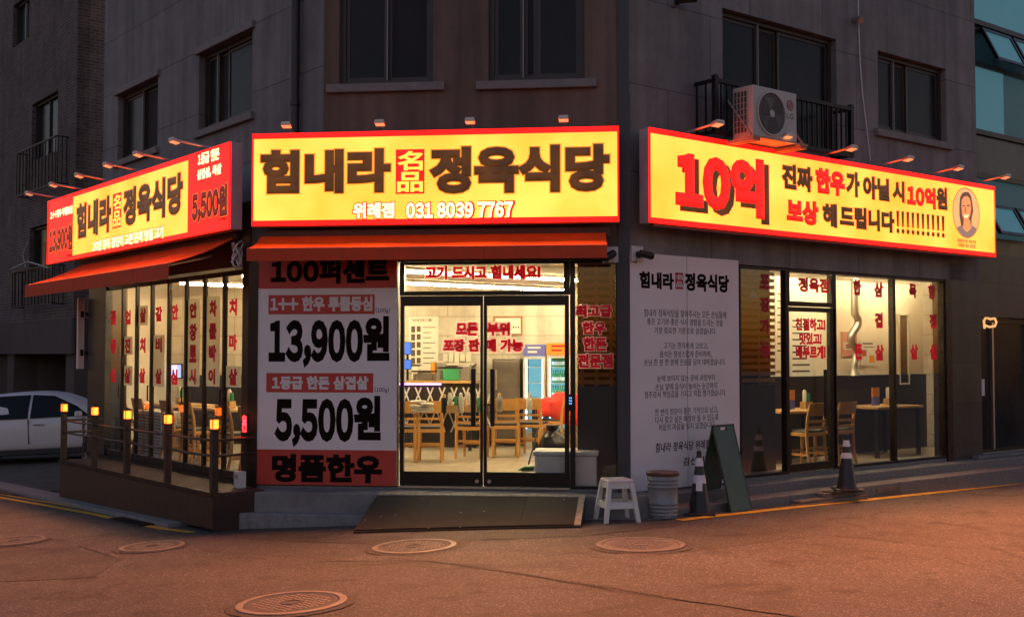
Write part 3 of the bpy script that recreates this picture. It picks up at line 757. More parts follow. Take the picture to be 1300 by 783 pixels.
# right: three panes, transom and glass door
px0, px1 = at(Rr, 939.5, 450)[0], at(Rr, 1002, 450)[0]
w_, oo = shop_window(Rr, px0, px1 - .01, ZF, ZT + .03, .03, .05, .03, .03, g='glass_side')
letters('lettering', w_, Rr, conv([('포', 76, 82, 123, 103), ('장', 76, 145, 187, 103), ('가', 76, 205, 248, 103), ('능', 77, 268, 314, 104)], 2.175, 930, 310), M['red_ink'], .066, oo, .002)
px2 = at(Rr, 1061, 450)[0]
ztr = at(Rr, 1003, 388)[1]
w_, oo = shop_window(Rr, px1 - .006, px2 - .004, ztr, ZT + .03, .03, .06, .04, .06, name='transom')
letters('lettering', w_, Rr, conv([('정육점', 180, 90, 131, 266)], 2.175, 930, 310), M['red_ink'], .066, oo, .002)
mb = MB(); frame_ring(mb, Rr, px1, px2 - .01, ZF + .01, ztr - .01, -.08, -.02, .03, .08, .06, .10)
dr = mb.build('glass_door', M['black_frame'], bld, bevel=.004)
MB().box(Rr, px1 + .025, px2 - .08, ZF + .1, ztr - .06, -.055, -.045).build('pane', M['glass_low'], dr)
letters('lettering', dr, Rr, conv([('친절하고!', 173, 203, 238, 256), ('맛있고!', 184, 244, 278, 246), ('배부르게!', 174, 279, 317, 257)], 2.175, 930, 310), M['red_ink'], .06, -.044, .002)
sa, za = at(Rr, 1046, 469, .03); sb, zb = at(Rr, 1049.5, 531, .03)
MB().box(Rr, sa, sb, zb, za, .02, .05).build('handle', M['black_frame'], dr, bevel=.006)
px3, px4 = at(Rr, 1136.5, 450)[0], SRB
for (a, b_, tx) in ((px2 + .0, px3, [('한', 333, 97, 140, 355), ('돈', 337, 275, 318, 359), ('삼', 390, 104, 146, 416), ('겹', 392, 188, 231, 415), ('살', 393, 277, 321, 418)]),
                    (px3, px4 - .12, [('목', 487, 108, 148, 508), ('살', 490, 276, 318, 512), ('항', 540, 110, 152, 561), ('정', 543, 192, 233, 564), ('살', 544, 275, 318, 567)])):
    w_, oo = shop_window(Rr, a + .003, b_ - .003, ZF, ZT + .03, .025, .025, .03, .03, g='glass_side')
    letters('lettering', w_, Rr, conv(tx, 2.175, 930, 310), M['red_ink'], .066, oo, .002)
MB().box(Rr, px4 - .12, px4 + .02, ZF - .1, ZT + .04, -.2, .03).build('corner_post', M['bronze'], bld)
# granite base wall to the right with the neighbouring entrance opening
gx0, gx1 = at(Rr, 1246, 470)[0], at(Rr, 1300, 470)[0] + .8
ztop = at(Rr, 1246, 402)[1]
wall_holes(MB(), Rr, px4 + .021, gx1 + 1.5, ZF - .5, 3.36, [(gx0, gx1, ZF - .02, ztop)], -.25, 0).build('granite_wall', M['granite'], bld)
ent = MB(); frame_ring(ent, Rr, gx0 + .01, gx1 - .01, ZF - .01, ztop - .01, -.2, -.12, .05, .05, .08, .06)
w_ = ent.build('entrance_door', M['bronze'], bld)
MB().box(Rr, gx0 + .05, gx1 - .05, ZF + .04, ztop - .08, -.17, -.155).build('pane', M['pane_dark'], w_)
ms = at(Rr, 1269, 470)[0]
MB().box(Rr, ms - .025, ms + .02, ZF + .04, ztop - .08, -.15, -.1).build('mullion', M['steel'], w_)
MB().box(Rr, gx0 - .3, gx1 + .3, ZF - .05, ZF - .01, -.2, .1).build('threshold', M['concrete'], bld)
sq, zq = at(Rr, 1256, 492)
MB().box(Rr, sq - .12, sq + .13, zq - .13, zq + .13, -.154, -.15).build('notice', M['white_plastic'], w_)

# ------------------------------------------------------------------ brick building down the left street
KO = Vector(((93 - 650) / FPX * 27, 27, 0))
KF = Frame(KO, L.u.x, L.u.y); KS = Frame(KO, Rr.u.x, Rr.u.y)
M['brick_front'] = tile('dark brown brick', (.14, .098, .084), (.085, .062, .056), (.19, .16, .145), KF.ang, .21, .075, .012, .85, .3, .6)
M['brick_side'] = tile('brown brick side', (.19, .125, .095), (.12, .082, .067), (.22, .18, .15), KS.ang, .21, .075, .012, .85, .3, .6)
M['band'] = mat('brown concrete band', (.10, .075, .065), .8, noise=(1.2, .25))
brk = thing('brick_house', 'dark brick house on stilts with barred windows down the left street', 'building', tuple(KO))
hk = [hole_px(KF, 17, 8, 37, 61), hole_px(KF, 41, 133, 73, 205), hole_px(KF, 38, 290, 68, 345)]
zk0 = at(KF, 93, 449)[1]; zk1 = at(KF, 93, 404)[1]
wall_holes(MB(), KF, -11, 0, zk1, 13, hk, -.3, 0).build('brick_wall', M['brick_front'], brk)
MB().box(KS, .002, 7, zk1, 13, -.3, 0).build('brick_wall', M['brick_side'], brk)
MB().box(KF, -11, .06, zk0, zk1 - .003, -.4, .06).build('concrete_band', M['band'], brk)
MB().box(KS, .002, 7, zk0, zk1 - .003, -.4, .06).build('concrete_band', M['band'], brk)
def plan_pts(fr, q): return [fr.pt(s, 0, o) for s, o in q]
MB().flat([KF.pt(-11, 0), KF.pt(0, 0), KS.pt(7, 0), KS.pt(7, 0) + L.u * -11], zk0 + .05, zk0 + .2).build('underside', M['band'], brk)
MB().flat([KF.pt(-11, 0), KF.pt(0, 0), KS.pt(7, 0), KS.pt(7, 0) + L.u * -11], 13, 13.2).build('roof', M['concrete'], brk)
pw = MB()
pw.box(Frame(KF.pt(-11, 0, -5), L.u.x, L.u.y), -1, 12, -1.5, zk0 + .1, -.2, 0); pw.build('parking_wall', M['dark_clad'], brk)
for s in (-.35, -5.2, -10.2):
    MB().box(KF, s - .3, s + .3, -1.5, zk0 + .02, -.65, -.05).build('stilt', M['band'], brk)
for i, h in enumerate(hk):
    mb = MB(); frame_ring(mb, KF, h[0], h[1], h[2], h[3], -.2, -.1, .06, .06, .06, .06)
    w_ = mb.build('window', M['win_frame'], brk)
    m_ = (h[0] + h[1]) / 2
    MB().box(KF, h[0] + .05, h[1] - .05, h[2] + .05, h[3] - .05, -.18, -.16).build('pane', M['pane_dark'], w_)
    MB().box(KF, m_ - .03, m_ + .03, h[2] + .06, h[3] - .06, -.16, -.12).build('sash', M['win_frame_l'] if i == 0 else M['win_frame'], w_)
def bars(fr, s0, s1, z0, z1, o, n, par, name='window_guard', r=.012):
    mb = MB()
    for z in (z0, z1): mb.box(fr, s0, s1, z - .018, z + .018, o - .018, o + .018)
    for i in range(n + 1):
        s = s0 + (s1 - s0) * i / n; mb.box(fr, s - r, s + r, z0, z1, o - r, o + r)
    for s in (s0, s1):
        for z in (z0, z1): mb.box(fr, s - .015, s + .015, z - .015, z + .015, 0, o)
        k = 3
        for j in range(k): mb.box(fr, s - .01, s + .01, z0, z1, o * (j + .5) / k - .01, o * (j + .5) / k + .01)
    return mb.build(name, M['iron'], par)
a = at(KF, 22, 180, .3); b_ = at(KF, 70, 232, .3); c_ = at(KF, 70, 173, .3)
bars(KF, a[0], b_[0], b_[1], c_[1], .3, 12, brk)
a = at(KF, 16, 345, .3); b_ = at(KF, 66, 385, .3); c_ = at(KF, 66, 336, .3)
bars(KF, a[0], b_[0], b_[1], c_[1], .3, 12, brk)
a = at(KF, 14, 342, .42); b_ = at(KF, 62, 340, .42)
MB().tube([KF.pt(a[0], a[1], .42), KF.pt((a[0] + b_[0]) / 2, a[1] + .1, .45), KF.pt(b_[0], b_[1], .42)], .022, 8).build('drain_hose', M['sign_box'], brk, smooth=True)
a = at(KF, 33, 340, .1); b_ = at(KF, 34, 306, .1)
MB().tube([KF.pt(a[0], a[1], .1), KF.pt(a[0] - .2, (a[1] + b_[1]) / 2, .12), KF.pt(b_[0], b_[1], .05)], .02, 8).build('drain_hose', M['sign_box'], brk, smooth=True)

t = thing('boundary_wall', 'dark boundary wall behind the white car', 'wall', (-13, 33, -.6))
MB().box(Frame((-13, 33), 1, 0), -12, 7, -1.5, 3.6, -.2, 0).build('wall', M['dark_clad'], t); MB().box(Frame((-13, 33), 1, 0), -12, 7, 3.602, 3.7, -.25, .05).build('coping', M['band'], t)

# paved forecourt by the car
M['paver'] = tile('brick pavers', (.13, .105, .075), (.10, .085, .06), (.04, .035, .03), L.ang, .2, .1, .01, .8, .3, .5)
def paver_mat():
    m = M['paver']; nt = m.node_tree
    for n in nt.nodes:     # paving lies flat: use plan x, y
        if n.type == 'COMBXYZ':
            sx_ = [q for q in nt.nodes if q.type == 'SEPXYZ'][0]
            nt.links.new(sx_.outputs['Y'], n.inputs[1])
paver_mat()
q = [L.pt(-6.2, 0, .35), L.pt(-6.2, 0, .95), L.pt(-24, 0, .95), L.pt(-24, 0, -7), L.pt(SLB - .5, 0, -7), L.pt(SLB - .5, 0, .0)]
mb = MB(); n = len(q)
# triangulated fan with extra points so it follows the ground
cells = []
for i in range(26):
    for j in range(12):
        s0_, s1_ = -6.2 - i * .7, -6.2 - (i + 1) * .7; o0_, o1_ = .95 - j * .7, .95 - (j + 1) * .7
        P = [L.pt(s1_, 0, o0_), L.pt(s0_, 0, o0_), L.pt(s0_, 0, o1_), L.pt(s1_, 0, o1_)]
        if s0_ > SLB - .4 and o1_ < -.2: continue
        mb.add([(p.x, p.y, gz(p.x) + .012) for p in P], [(0, 1, 2, 3)])
kind(mb.build('forecourt', M['paver']), 'structure')
kl = MB()
for i in range(18):
    a = -8.9 - i * .98
    P = [L.pt(s, 0, o) for s, o in ((a - .97, 1.13), (a, 1.13), (a, .96), (a - .97, .96))]
    kl.hexa([(p.x, p.y, gz(p.x) - .2) for p in P] + [(p.x, p.y, gz(p.x) + .05) for p in P])
kind(kl.build('kerb', M['kerbstone'], bevel=.01), 'structure')

# ------------------------------------------------------------------ glazed building at the right edge
NR = Frame(Rr.pt(SRE + .02, 0, -.35), Rr.u.x, Rr.u.y)
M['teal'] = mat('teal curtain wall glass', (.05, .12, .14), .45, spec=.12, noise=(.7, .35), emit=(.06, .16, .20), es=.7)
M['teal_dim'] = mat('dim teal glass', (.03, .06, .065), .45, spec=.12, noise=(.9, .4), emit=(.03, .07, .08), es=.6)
M['navy_panel'] = mat('dark spandrel', (.02, .024, .028), .3, noise=(2, .3))
nb = thing('glass_building', 'teal glass curtain wall building with tilted windows at the right edge', 'building', tuple(NR.pt(0, 3.5)))
zA = [at(NR, 1242, y)[1] for y in (-20, 30, 83, 168, 258, 300, 330)]
def npanel(z0, z1, m, o=0, name='glass_panel', s0=0, s1=6): return MB().box(NR, s0, s1, z0, z1, o - .15, o).build(name, m, nb)
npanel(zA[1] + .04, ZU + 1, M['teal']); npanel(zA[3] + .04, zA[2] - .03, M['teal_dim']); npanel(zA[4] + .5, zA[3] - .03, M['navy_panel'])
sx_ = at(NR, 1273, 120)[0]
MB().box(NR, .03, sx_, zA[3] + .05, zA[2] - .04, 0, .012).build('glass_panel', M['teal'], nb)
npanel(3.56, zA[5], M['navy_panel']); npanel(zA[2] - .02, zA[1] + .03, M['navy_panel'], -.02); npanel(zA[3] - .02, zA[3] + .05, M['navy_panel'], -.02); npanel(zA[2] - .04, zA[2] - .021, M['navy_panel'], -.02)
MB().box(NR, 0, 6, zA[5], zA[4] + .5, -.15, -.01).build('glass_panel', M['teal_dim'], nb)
for z in (zA[1], zA[2], zA[3], zA[4] + .45): MB().box(NR, 0, 6, z - .04, z + .04, -.1, .05).build('transom_bar', M['bronze'], nb)
for (yt, yb) in ((36, 80), (258, 298)):
    z1 = at(NR, 1243, yt)[1]; z0 = at(NR, 1243, yb)[1]
    for (xa, xb) in ((1243, 1279), (1282, 1318)):
        a, b_ = at(NR, xa, 60)[0], at(NR, xb, 60)[0]
        mb = MB(); frame_ring(mb, NR, a, b_, z0, z1, .0, .06, .05, .05, .05, .05)
        gl = MB().box(NR, a + .05, b_ - .05, z0 + .05, z1 - .05, .02, .035)
        for q in (mb, gl):            # top hung, swung out at the foot
            for v in q.v:
                k = (z1 - v.z) / (z1 - z0); v += NR.n * (.28 * k)
        w_ = mb.build('window', M['bronze'], nb); gl.build('pane', M['teal'], w_)

# ------------------------------------------------------------------ lit box signs
def lightbox(name, label, fr, s0, s1, z0, z1, of, dep, bands):
    t = thing(name, label, 'shop sign', tuple(fr.pt((s0 + s1) / 2, z0, of - dep)))
    hs = MB(); e = .018
    hs.box(fr, s0, s1, z0, z1, of - dep, of - .012)
    hs.build('housing', M['sign_box'], t, bevel=.006)
    fm = MB(); frame_ring(fm, fr, s0, s1, z0, z1, of - .0118, of + .006, e, e, e, e); fm.build('trim', M['sign_red'], t)
    for nm, m, a, b_, c, d in bands: MB().box(fr, a, b_, c, d, of - .01, of).build(nm, m, t)
    return t
# front sign
OF = .38
s0, za = at(F, 320.5, 169, OF); s1, zb = at(F, 785.5, 161.5, OF); zc = at(F, 319.5, 285.5, OF)[1]; zd = at(F, 785, 283, OF)[1]
zt, zb_ = (za + zb) / 2, (zc + zd) / 2
e = .018; hb = .062
sgF = lightbox('lightbox_sign', 'frontal yellow lit sign over the glass doors with the phone number', F, s0, s1, zb_, zt, OF, .2,
    [('sign_face', M['sign_yellow'], s0 + e, s1 - e, zb_ + hb, zt - hb), ('red_band', M['sign_red'], s0 + e, s1 - e, zt - hb, zt - e), ('red_band', M['sign_red'], s0 + e, s1 - e, zb_ + e, zb_ + hb)])
def logo(t, fr, of, i1, seal, i2, brown='sign_brown', red='sign_red', cut='sign_pale', edge='sign_edge', bold=.058, eb=.022):
    it = [i1, i2]
    if edge: letters('lettering_edge', t, fr, it, M[edge], bold, of, .002, eb)
    letters('lettering', t, fr, it, M[brown], bold, of + .002, .004)
    xl, yt, yb, xr = seal
    sa, z1 = at(fr, xl, yt, of); z0 = at(fr, xl, yb, of)[1]; sb = at(fr, xr, yt, of)[0]
    MB().box(fr, sa, sb, z0, z1, of, of + .002).build('seal', M[red], t)
    mb = MB(); d = (sb - sa) * .05; zm = (z0 + z1) / 2
    put_text(mb, fr, '名', sa + d, sb - d, zm + .012, z1 - .02, .03, of + .002, .003)
    put_text(mb, fr, '品', sa + d, sb - d, z0 + .02, zm - .005, .03, of + .002, .003)
    mb.build('seal_lettering', M[cut], t)
c26 = lambda x, y: (x / 2.6 + 300, y / 2.6 + 140)
logo(sgF, F, OF, ('힘내라', 331, 191, 247, 496), (502.5, 190, 246.5, 539), ('정육식당', 545, 187, 246.5, 774))
T = [('위례점', 448, 257.5, 277.5, 500.5), ('031 8039 7767', 515.5, 257.5, 277.5, 651)]
letters('lettering_edge', sgF, F, T, M['sign_red'], .05, OF, .002, .06)
letters('lettering', sgF, F, T, M['sign_cream'], .05, OF + .002, .003)
# left sign
OL = .32
s0, za = at(L, 61, 260, OL); s1, zb = at(L, 292.5, 174, OL); zc = at(L, 61, 338, OL)[1]; zd = at(L, 292.5, 287, OL)[1]
zt, zb_ = (za + zb) / 2, (zc + zd) / 2
sa, sb = at(L, 92.5, 290, OL)[0], at(L, 238.5, 250, OL)[0]
sgL = lightbox('lightbox_sign', 'slanting lit sign on the left wall with red price panels at both ends', L, s0, s1, zb_, zt, OL, .16,
    [('sign_face', M['sign_yellow'], sa, sb, zb_ + hb, zt - hb), ('red_panel', M['sign_red'], s0 + e, sa, zb_ + e, zt - e), ('red_panel', M['sign_red'], sb, s1 - e, zb_ + e, zt - e),
     ('red_band', M['sign_red'], sa, sb, zt - hb, zt - e), ('red_band', M['sign_red'], sa, sb, zb_ + e, zb_ + hb)])
cL = lambda t: conv([t], 3.13, 0, 150)[0]
def cs(q): return (q[0] / 3.13, q[1] / 3.13 + 150, q[2] / 3.13 + 150, q[3] / 3.13)
logo(sgL, L, OL, cL(('힘내라', 305, 345, 482, 441)), cs((449, 303, 440, 483)), cL(('정육식당', 490, 285, 432, 726)))
T = [cL(('20년 정육 장인이 고른 진짜 명품 고기', 368, 490, 532, 648))]
letters('lettering_edge', sgL, L, T, M['sign_red'], .05, OL, .002, .07); letters('lettering', sgL, L, T, M['sign_cream'], .05, OL + .002, .003)
letters('lettering', sgL, L, [cL(q) for q in (('1등급 한돈', 787, 143, 190, 871), ('삼겹살, 목살', 783, 207, 250, 879), ('1++한우 투뿔등심', 201, 372, 403, 287))], M['sign_cream'], .05, OL, .003)
T = [cL(('5,500원', 762, 295, 425, 902)), cL(('13,900원', 196, 440, 548, 288))]
letters('lettering_edge', sgL, L, T, M['sign_edge'], .07, OL, .002, .02)
letters('lettering', sgL, L, T + [cL(('(100g)', 868, 394, 412, 900)), cL(('(100g)', 264, 540, 556, 286))], M['sign_darkred'], .07, OL + .002, .004)
# right sign
ORr = .32
s0, za = at(Rr, 824, 163, ORr); s1, zb = at(Rr, 1262.5, 236, ORr); zc = at(Rr, 824, 284, ORr)[1]; zd = at(Rr, 1262.5, 325, ORr)[1]
zt, zb_ = (za + zb) / 2, (zc + zd) / 2
sgR = lightbox('lightbox_sign', 'long slanting yellow sign on the right wall with red 10 and round portrait', Rr, s0, s1, zb_, zt, ORr, .16,
    [('sign_face', M['sign_yellow'], s0 + e, s1 - e, zb_ + hb, zt - hb), ('red_band', M['sign_red'], s0 + e, s1 - e, zt - hb, zt - e), ('red_band', M['sign_red'], s0 + e, s1 - e, zb_ + e, zb_ + hb)])
cR = lambda q: conv([q], 2.6, 800, 140)[0]
T = cR(('10억', 148, 117, 328, 442)); T2 = cR(('10억', 163, 134, 348, 459))
letters('lettering_shadow', sgR, Rr, [T2], M['sign_brown'], .07, ORr, .002)
letters('lettering', sgR, Rr, [T], M['sign_red'], .07, ORr + .002, .006)
T = [cR(q) for q in (('진짜', 500, 174, 258, 602), ('가', 712, 200, 282, 758), ('아닐', 768, 214, 290, 856), ('시', 865, 230, 300, 906), ('원', 1010, 252, 325, 1047),
                     ('해', 635, 305, 383, 683), ('드립니다', 692, 312, 385, 872))] + \
    []
X = [cR(('!', 878 + i * 16.6, 331 + i * 1.9, 406 + i * 1.6, 889 + i * 16.6)) for i in range(10)]
letters('lettering', sgR, Rr, X, M['sign_brown'], .025, ORr + .002, .004)
letters('lettering_edge', sgR, Rr, T, M['sign_edge'], .06, ORr, .002, .022); letters('lettering', sgR, Rr, T, M['sign_brown'], .06, ORr + .002, .004)
T = [cR(q) for q in (('한우', 612, 189, 272, 708), ('10억', 914, 244, 314, 1008), ('보상', 517, 290, 370, 621))]
letters('lettering_edge', sgR, Rr, T, M['sign_darkred'], .06, ORr, .002, .02); letters('lettering', sgR, Rr, T, M['sign_red'], .06, ORr + .002, .005)
c8 = lambda x, y: at(Rr, x / 7.11 + 1190, y / 7.11 + 220, ORr)
ps, pz = c8(260, 358); rs = (c8(382, 358)[0] - c8(138, 358)[0]) / 2; rz_ = (c8(260, 130)[1] - c8(260, 585)[1]) / 2
pr = MB().disc(Rr, ps, pz, rs, rz_, ORr, ORr + .002, 36).build('portrait', M['sign_peach'], sgR)
ol = MB()
for i in range(36):
    a0, a1 = 2 * math.pi * i / 36, 2 * math.pi * (i + 1) / 36
    k = .965
    ol.prism(Rr, [(ps + rs * q * math.cos(a), pz + rz_ * q * math.sin(a)) for q, a in ((1, a0), (1, a1), (k, a1), (k, a0))], ORr + .002, ORr + .003)
ol.build('outline', M['sign_hair'], pr)
def shape(name, pts, m, o, par=pr):
    P = [c8(x, y) for x, y in pts]
    P = P[::-1]
    return MB().prism(Rr, P, ORr + o, ORr + o + .001).build(name, M[m], par)
shape('shirt', [(172, 492), (225, 462), (235, 500), (265, 530), (300, 500), (308, 466), (358, 505), (330, 552), (300, 575), (260, 583), (222, 572), (192, 540)], 'sign_grey', .003)
shape('hair', [(212, 470), (198, 380), (197, 290), (203, 220), (222, 180), (250, 168), (280, 172), (302, 205), (314, 270), (322, 340), (308, 400), (306, 470), (290, 480), (226, 476)], 'sign_hair', .003)
shape('neck', [(236, 420), (292, 420), (304, 492), (266, 524), (232, 492)], 'sign_skin', .004)
shape('face', [(214, 300), (218, 240), (238, 212), (262, 206), (285, 222), (298, 262), (302, 320), (294, 380), (276, 420), (256, 432), (238, 420), (222, 382)], 'sign_skin', .005)
for pts in ([(222, 292), (244, 288), (244, 298), (222, 302)], [(262, 286), (290, 288), (290, 299), (262, 297)]): shape('eye', pts, 'sign_hair', .006)
shape('nose', [(247, 300), (251, 300), (252, 352), (243, 352)], 'sign_hair', .006)
shape('mouth', [(236, 376), (256, 382), (278, 374), (270, 396), (254, 402), (242, 394)], 'sign_cream', .006)
letters('caption', sgR, Rr, [(t, a / 7.11 + 1190, b / 7.11 + 220, c / 7.11 + 220, d / 7.11 + 1190) for t, a, b, c, d in
        (('힘내라 정육 정육식당', 180, 586, 622, 350), ('위례점 대표 김선현', 190, 628, 664, 342))], M['sign_hair'], .03, ORr, .002)
MB().box(Rr, s0 + .1, s1 - .1, zb_ - .03, zb_, ORr - .1, ORr - .03).build('drip_rail', M['sign_bottom'], sgR)

ROAD_FILL_W, ROAD_FILL_COL = {F: 650, L: 520, Rr: 1060}, (1.0, .31, .105)
M['lamp_glow'] = mat('lamp glass taken as lit', (.8, .6, .4), .4, emit=(1.0, .50, .24), es=.5)
# lamps on arms along the sign tops
def sign_lamp(fr, s, z, o0, label, group, ln=.42):
    t = thing('sign_lamp', label, 'sign lamp', tuple(fr.pt(s, z, o0)), group)
    MB().tube([fr.pt(s, z, o0 - .1), fr.pt(s, z + .05, o0 - .02), fr.pt(s, z + .09, o0 + ln)], .014, 6).build('arm', M['lamp_arm'], t)
    h = MB()
    c = fr.pt(s, z + .085, o0 + ln + .03)
    hs_ = .7 if ln < .3 else .85
    q = [(-.085 * hs_, -.06 * hs_), (.085 * hs_, -.06 * hs_), (.085 * hs_, .06 * hs_), (-.085 * hs_, .06 * hs_)]
    P = [fr.pt(s + a, z + .085 - .25 * b_ - .02, o0 + ln + .03 - b_) for a, b_ in q] + [fr.pt(s + a * .85, z + .085 - .25 * b_ + .022, o0 + ln + .03 - b_) for a, b_ in q]
    h.hexa(P).build('lamp_head', M['lamp_arm'], t, bevel=.006)
    MB().boxc(tuple(fr.pt(s, z + .01, o0 - .07)), (.05, .06, .05), fr.ang).build('clamp', M['lamp_arm'], t)
    # head glass is taken as lit; a spot is added to brighten the road
    P = [fr.pt(s + a * .86, z + .085 - .25 * b_ * .86 - .0225, o0 + ln + .03 - b_ * .86) for a, b_ in q]
    P += [p - Vector((0, 0, .004)) for p in P]
    MB().hexa(P[4:] + P[:4]).build('lamp_glass', M['lamp_glow'], t)
    ld = bpy.data.lights.new('road_fill_light', 'SPOT'); ld.energy = ROAD_FILL_W[fr]; ld.color = ROAD_FILL_COL; ld.spot_size = R(128); ld.spot_blend = 1; ld.shadow_soft_size = .12
    lo = bpy.data.objects.new('road_fill_light', ld); COL.objects.link(lo)
    lo.location = fr.pt(s, z + .02, o0 + ln + .06) - t.location; lo.parent = t
    lo.rotation_euler = (fr.n * 1.35 + Vector((0, 0, -1))).to_track_quat('-Z', 'Y').to_euler()
def topz(fr, which): return which
def ordn(i): return ['first', 'second', 'third', 'fourth', 'fifth', 'sixth'][i]
zF = (at(F, 320.5, 169, OF)[1] + at(F, 785.5, 161.5, OF)[1]) / 2
for i, x in enumerate((366, 484, 598, 716)):
    sign_lamp(F, at(F, x, 160, OF)[0], zF, OF - .1, '%s from the left of the small lamps on top of the frontal sign' % ordn(i), 'lamps on the frontal sign', .14)
zL = (at(L, 61, 260, OL)[1] + at(L, 292.5, 174, OL)[1]) / 2
for i, x in enumerate((74, 106, 140, 178, 218, 266)):
    sign_lamp(L, at(L, x, 220, OL - .1)[0], zL, OL - .1, '%s from the street end of the arm lamps on top of the left sign' % ordn(i), 'arm lamps on the left sign')
zR = (at(Rr, 824, 163, ORr)[1] + at(Rr, 1262.5, 236, ORr)[1]) / 2
for i, x in enumerate((874, 962, 1044, 1116, 1180, 1240)):
    sign_lamp(Rr, at(Rr, x, 190, ORr - .1)[0], zR, ORr - .1, '%s from the corner of the arm lamps on top of the right sign' % ordn(i), 'arm lamps on the right sign')

# ------------------------------------------------------------------ awnings
def awning(label, fr, sw0, sw1, so0, so1, zw, zo, o0, o1, drop, n, scal=.0):
    t = thing('awning', label, 'awning', tuple(fr.pt((sw0 + sw1) / 2, zo, 0)))
    P = []
    fab = MB(); K = 14; rows = 6; vs = []
    for j in range(rows + 1):
        k = j / rows
        for i in range(K + 1):
            s = (sw0 + (sw1 - sw0) * i / K) * (1 - k) + (so0 + (so1 - so0) * i / K) * k
            sag = -.035 * math.sin(k * math.pi) - .018 * math.sin(i / K * math.pi * n) ** 2 * k
            vs.append(fr.pt(s, zw + (zo - zw) * k + sag, o0 + (o1 - o0) * k))
    top = vs; bot = [v - Vector((0, 0, .006)) for v in vs]; m_ = len(top)
    fs = []
    for j in range(rows):
        for i in range(K):
            a = j * (K + 1) + i; b_ = a + 1; c = b_ + K + 1; d = a + K + 1
            fs.append((a, d, c, b_)); fs.append((m_ + a, m_ + b_, m_ + c, m_ + d))
    fab.add(top + bot, fs).build('canopy', M['awning'], t, smooth=True)
    va = MB()
    for i in range(n):
        a = so0 + (so1 - so0) * i / n; b_ = so0 + (so1 - so0) * (i + 1) / n
        va.box(fr, a + .002, b_ - .002, zo - drop, zo - .004, o1 - .004 + .003 * (i % 2), o1 + .004 + .003 * (i % 2))
    va.build('valance', M['valance'], t)
    MB().box(fr, so0, so1, zo - .03, zo + .004, o1 - .04, o1 - .006).build('front_bar', M['win_frame_l'], t)
    MB().box(fr, so0, so1, zo - drop - .012, zo - drop, o1 - .006, o1 + .009).build('hem', M['valance'], t)
    ar = MB()
    for k in (.12, .5, .88):
        s = sw0 + (sw1 - sw0) * k; so = so0 + (so1 - so0) * k
        ar.tube([fr.pt(s, zw - .18, o0), fr.pt(so, zo - .03, o1 - .03)], .018, 6)
    ar.build('arms', M['lamp_arm'], t)
    MB().box(fr, sw0 - .05, sw1 + .05, zw - .05, zw + .06, o0 - .08, o0 + .01).build('roller_case', M['fascia'], t)
    return t
so0 = at(L, 32, 362, .9)[0]; so1, zn = at(L, 214, 334, .9); zf = at(L, 32, 362, .9)[1]
zo = (zn + zf) / 2
zw = at(L, 272, 306, .06)[1]
awning('orange awning sloping over the terrace windows on the left', L, so0 + .02, so1 - .02, so0, so1, zw, zo, .06, .9, .17, 5)
so0, za = at(F, 313, 313.5, .62); so1, zb = at(F, 771, 312.5, .62)
zw = at(F, 540, 297.5, .2)[1]; drop = (za + zb) / 2 - at(F, 540, 328, .62)[1]
awning('orange awning over the frontal glass doors', F, so0 + .03, so1 - .03, so0, so1, zw, (za + zb) / 2, .2, .62, drop, 3)
# motor housing and wire bunch at the corner
c = L.pt(-.12, 3.2, .12)
mb = MB()
for k in range(5):
    a0 = random.uniform(0, 6)
    mb.tube([c + Vector((.06 * math.cos(a0 + i * .9 + k), .05 * math.sin(a0 + i * 1.1), .13 * math.sin(i * .8 + k) - .02 * k)) for i in range(9)], .011, 5)
tag(recentre(mb.build('cable_bundle', M['lamp_arm'], smooth=True)), 'tangled cable bundle at the corner between left and frontal signs', 'cables')

# ------------------------------------------------------------------ banners on the shop front
s0, z1 = at(F, 327.5, 330, .02); s1, z0 = at(F, 503, 616.5, .02)
pb = thing('price_banner', 'tall white and red price banner left of the glass doors', 'banner', tuple(F.pt((s0 + s1) / 2, z0, .01)))
MB().box(F, s0, s1, z0, z1, .0, .02).build('sheet', M['white_vinyl'], pb)
def zz(y, sc=2.447, oy=310): return at(F, 415, y / sc + oy, .02)[1]
def ss(x, sc=2.447, ox=320): return at(F, x / sc + ox, 450, .02)[0]
for (a, b_, c_, d) in ((18, 447, 48, 137), (18, 447, 638, 752)): MB().box(F, s0, s1, max(z0, zz(d)), min(z1, zz(c_)), .02, .022).build('red_panel', M['red_vinyl'], pb)
for (a, b_, c_, d) in ((50, 380, 157, 217), (45, 377, 400, 460)): MB().box(F, ss(a), ss(b_), zz(d), zz(c_), .02, .022).build('red_strip', M['red_vinyl'], pb)
P = lambda *q: conv(q, 2.447, 320, 310)
letters('lettering', pb, F, P(('100퍼센트', 58, 46, 124, 426), ('명품한우', 62, 650, 738, 404)), M['black_ink'], .055, .022, .002)
letters('lettering', pb, F, P(('13,900', 52, 235, 384, 345), ('원', 345, 223, 362, 427), ('5,500', 70, 478, 630, 315), ('원', 316, 470, 608, 400)), M['black_ink'], .056, .02, .002)
letters('lettering', pb, F, P(('(100g)', 384, 197, 215, 428), ('(100g)', 381, 443, 461, 425)), M['black_ink'], .015, .02, .002)
letters('lettering', pb, F, P(('1++ 한우 투뿔등심', 57, 163, 209, 374), ('1등급 한돈 삼겹살', 62, 409, 451, 361)), M['white_ink'], .055, .022, .002)
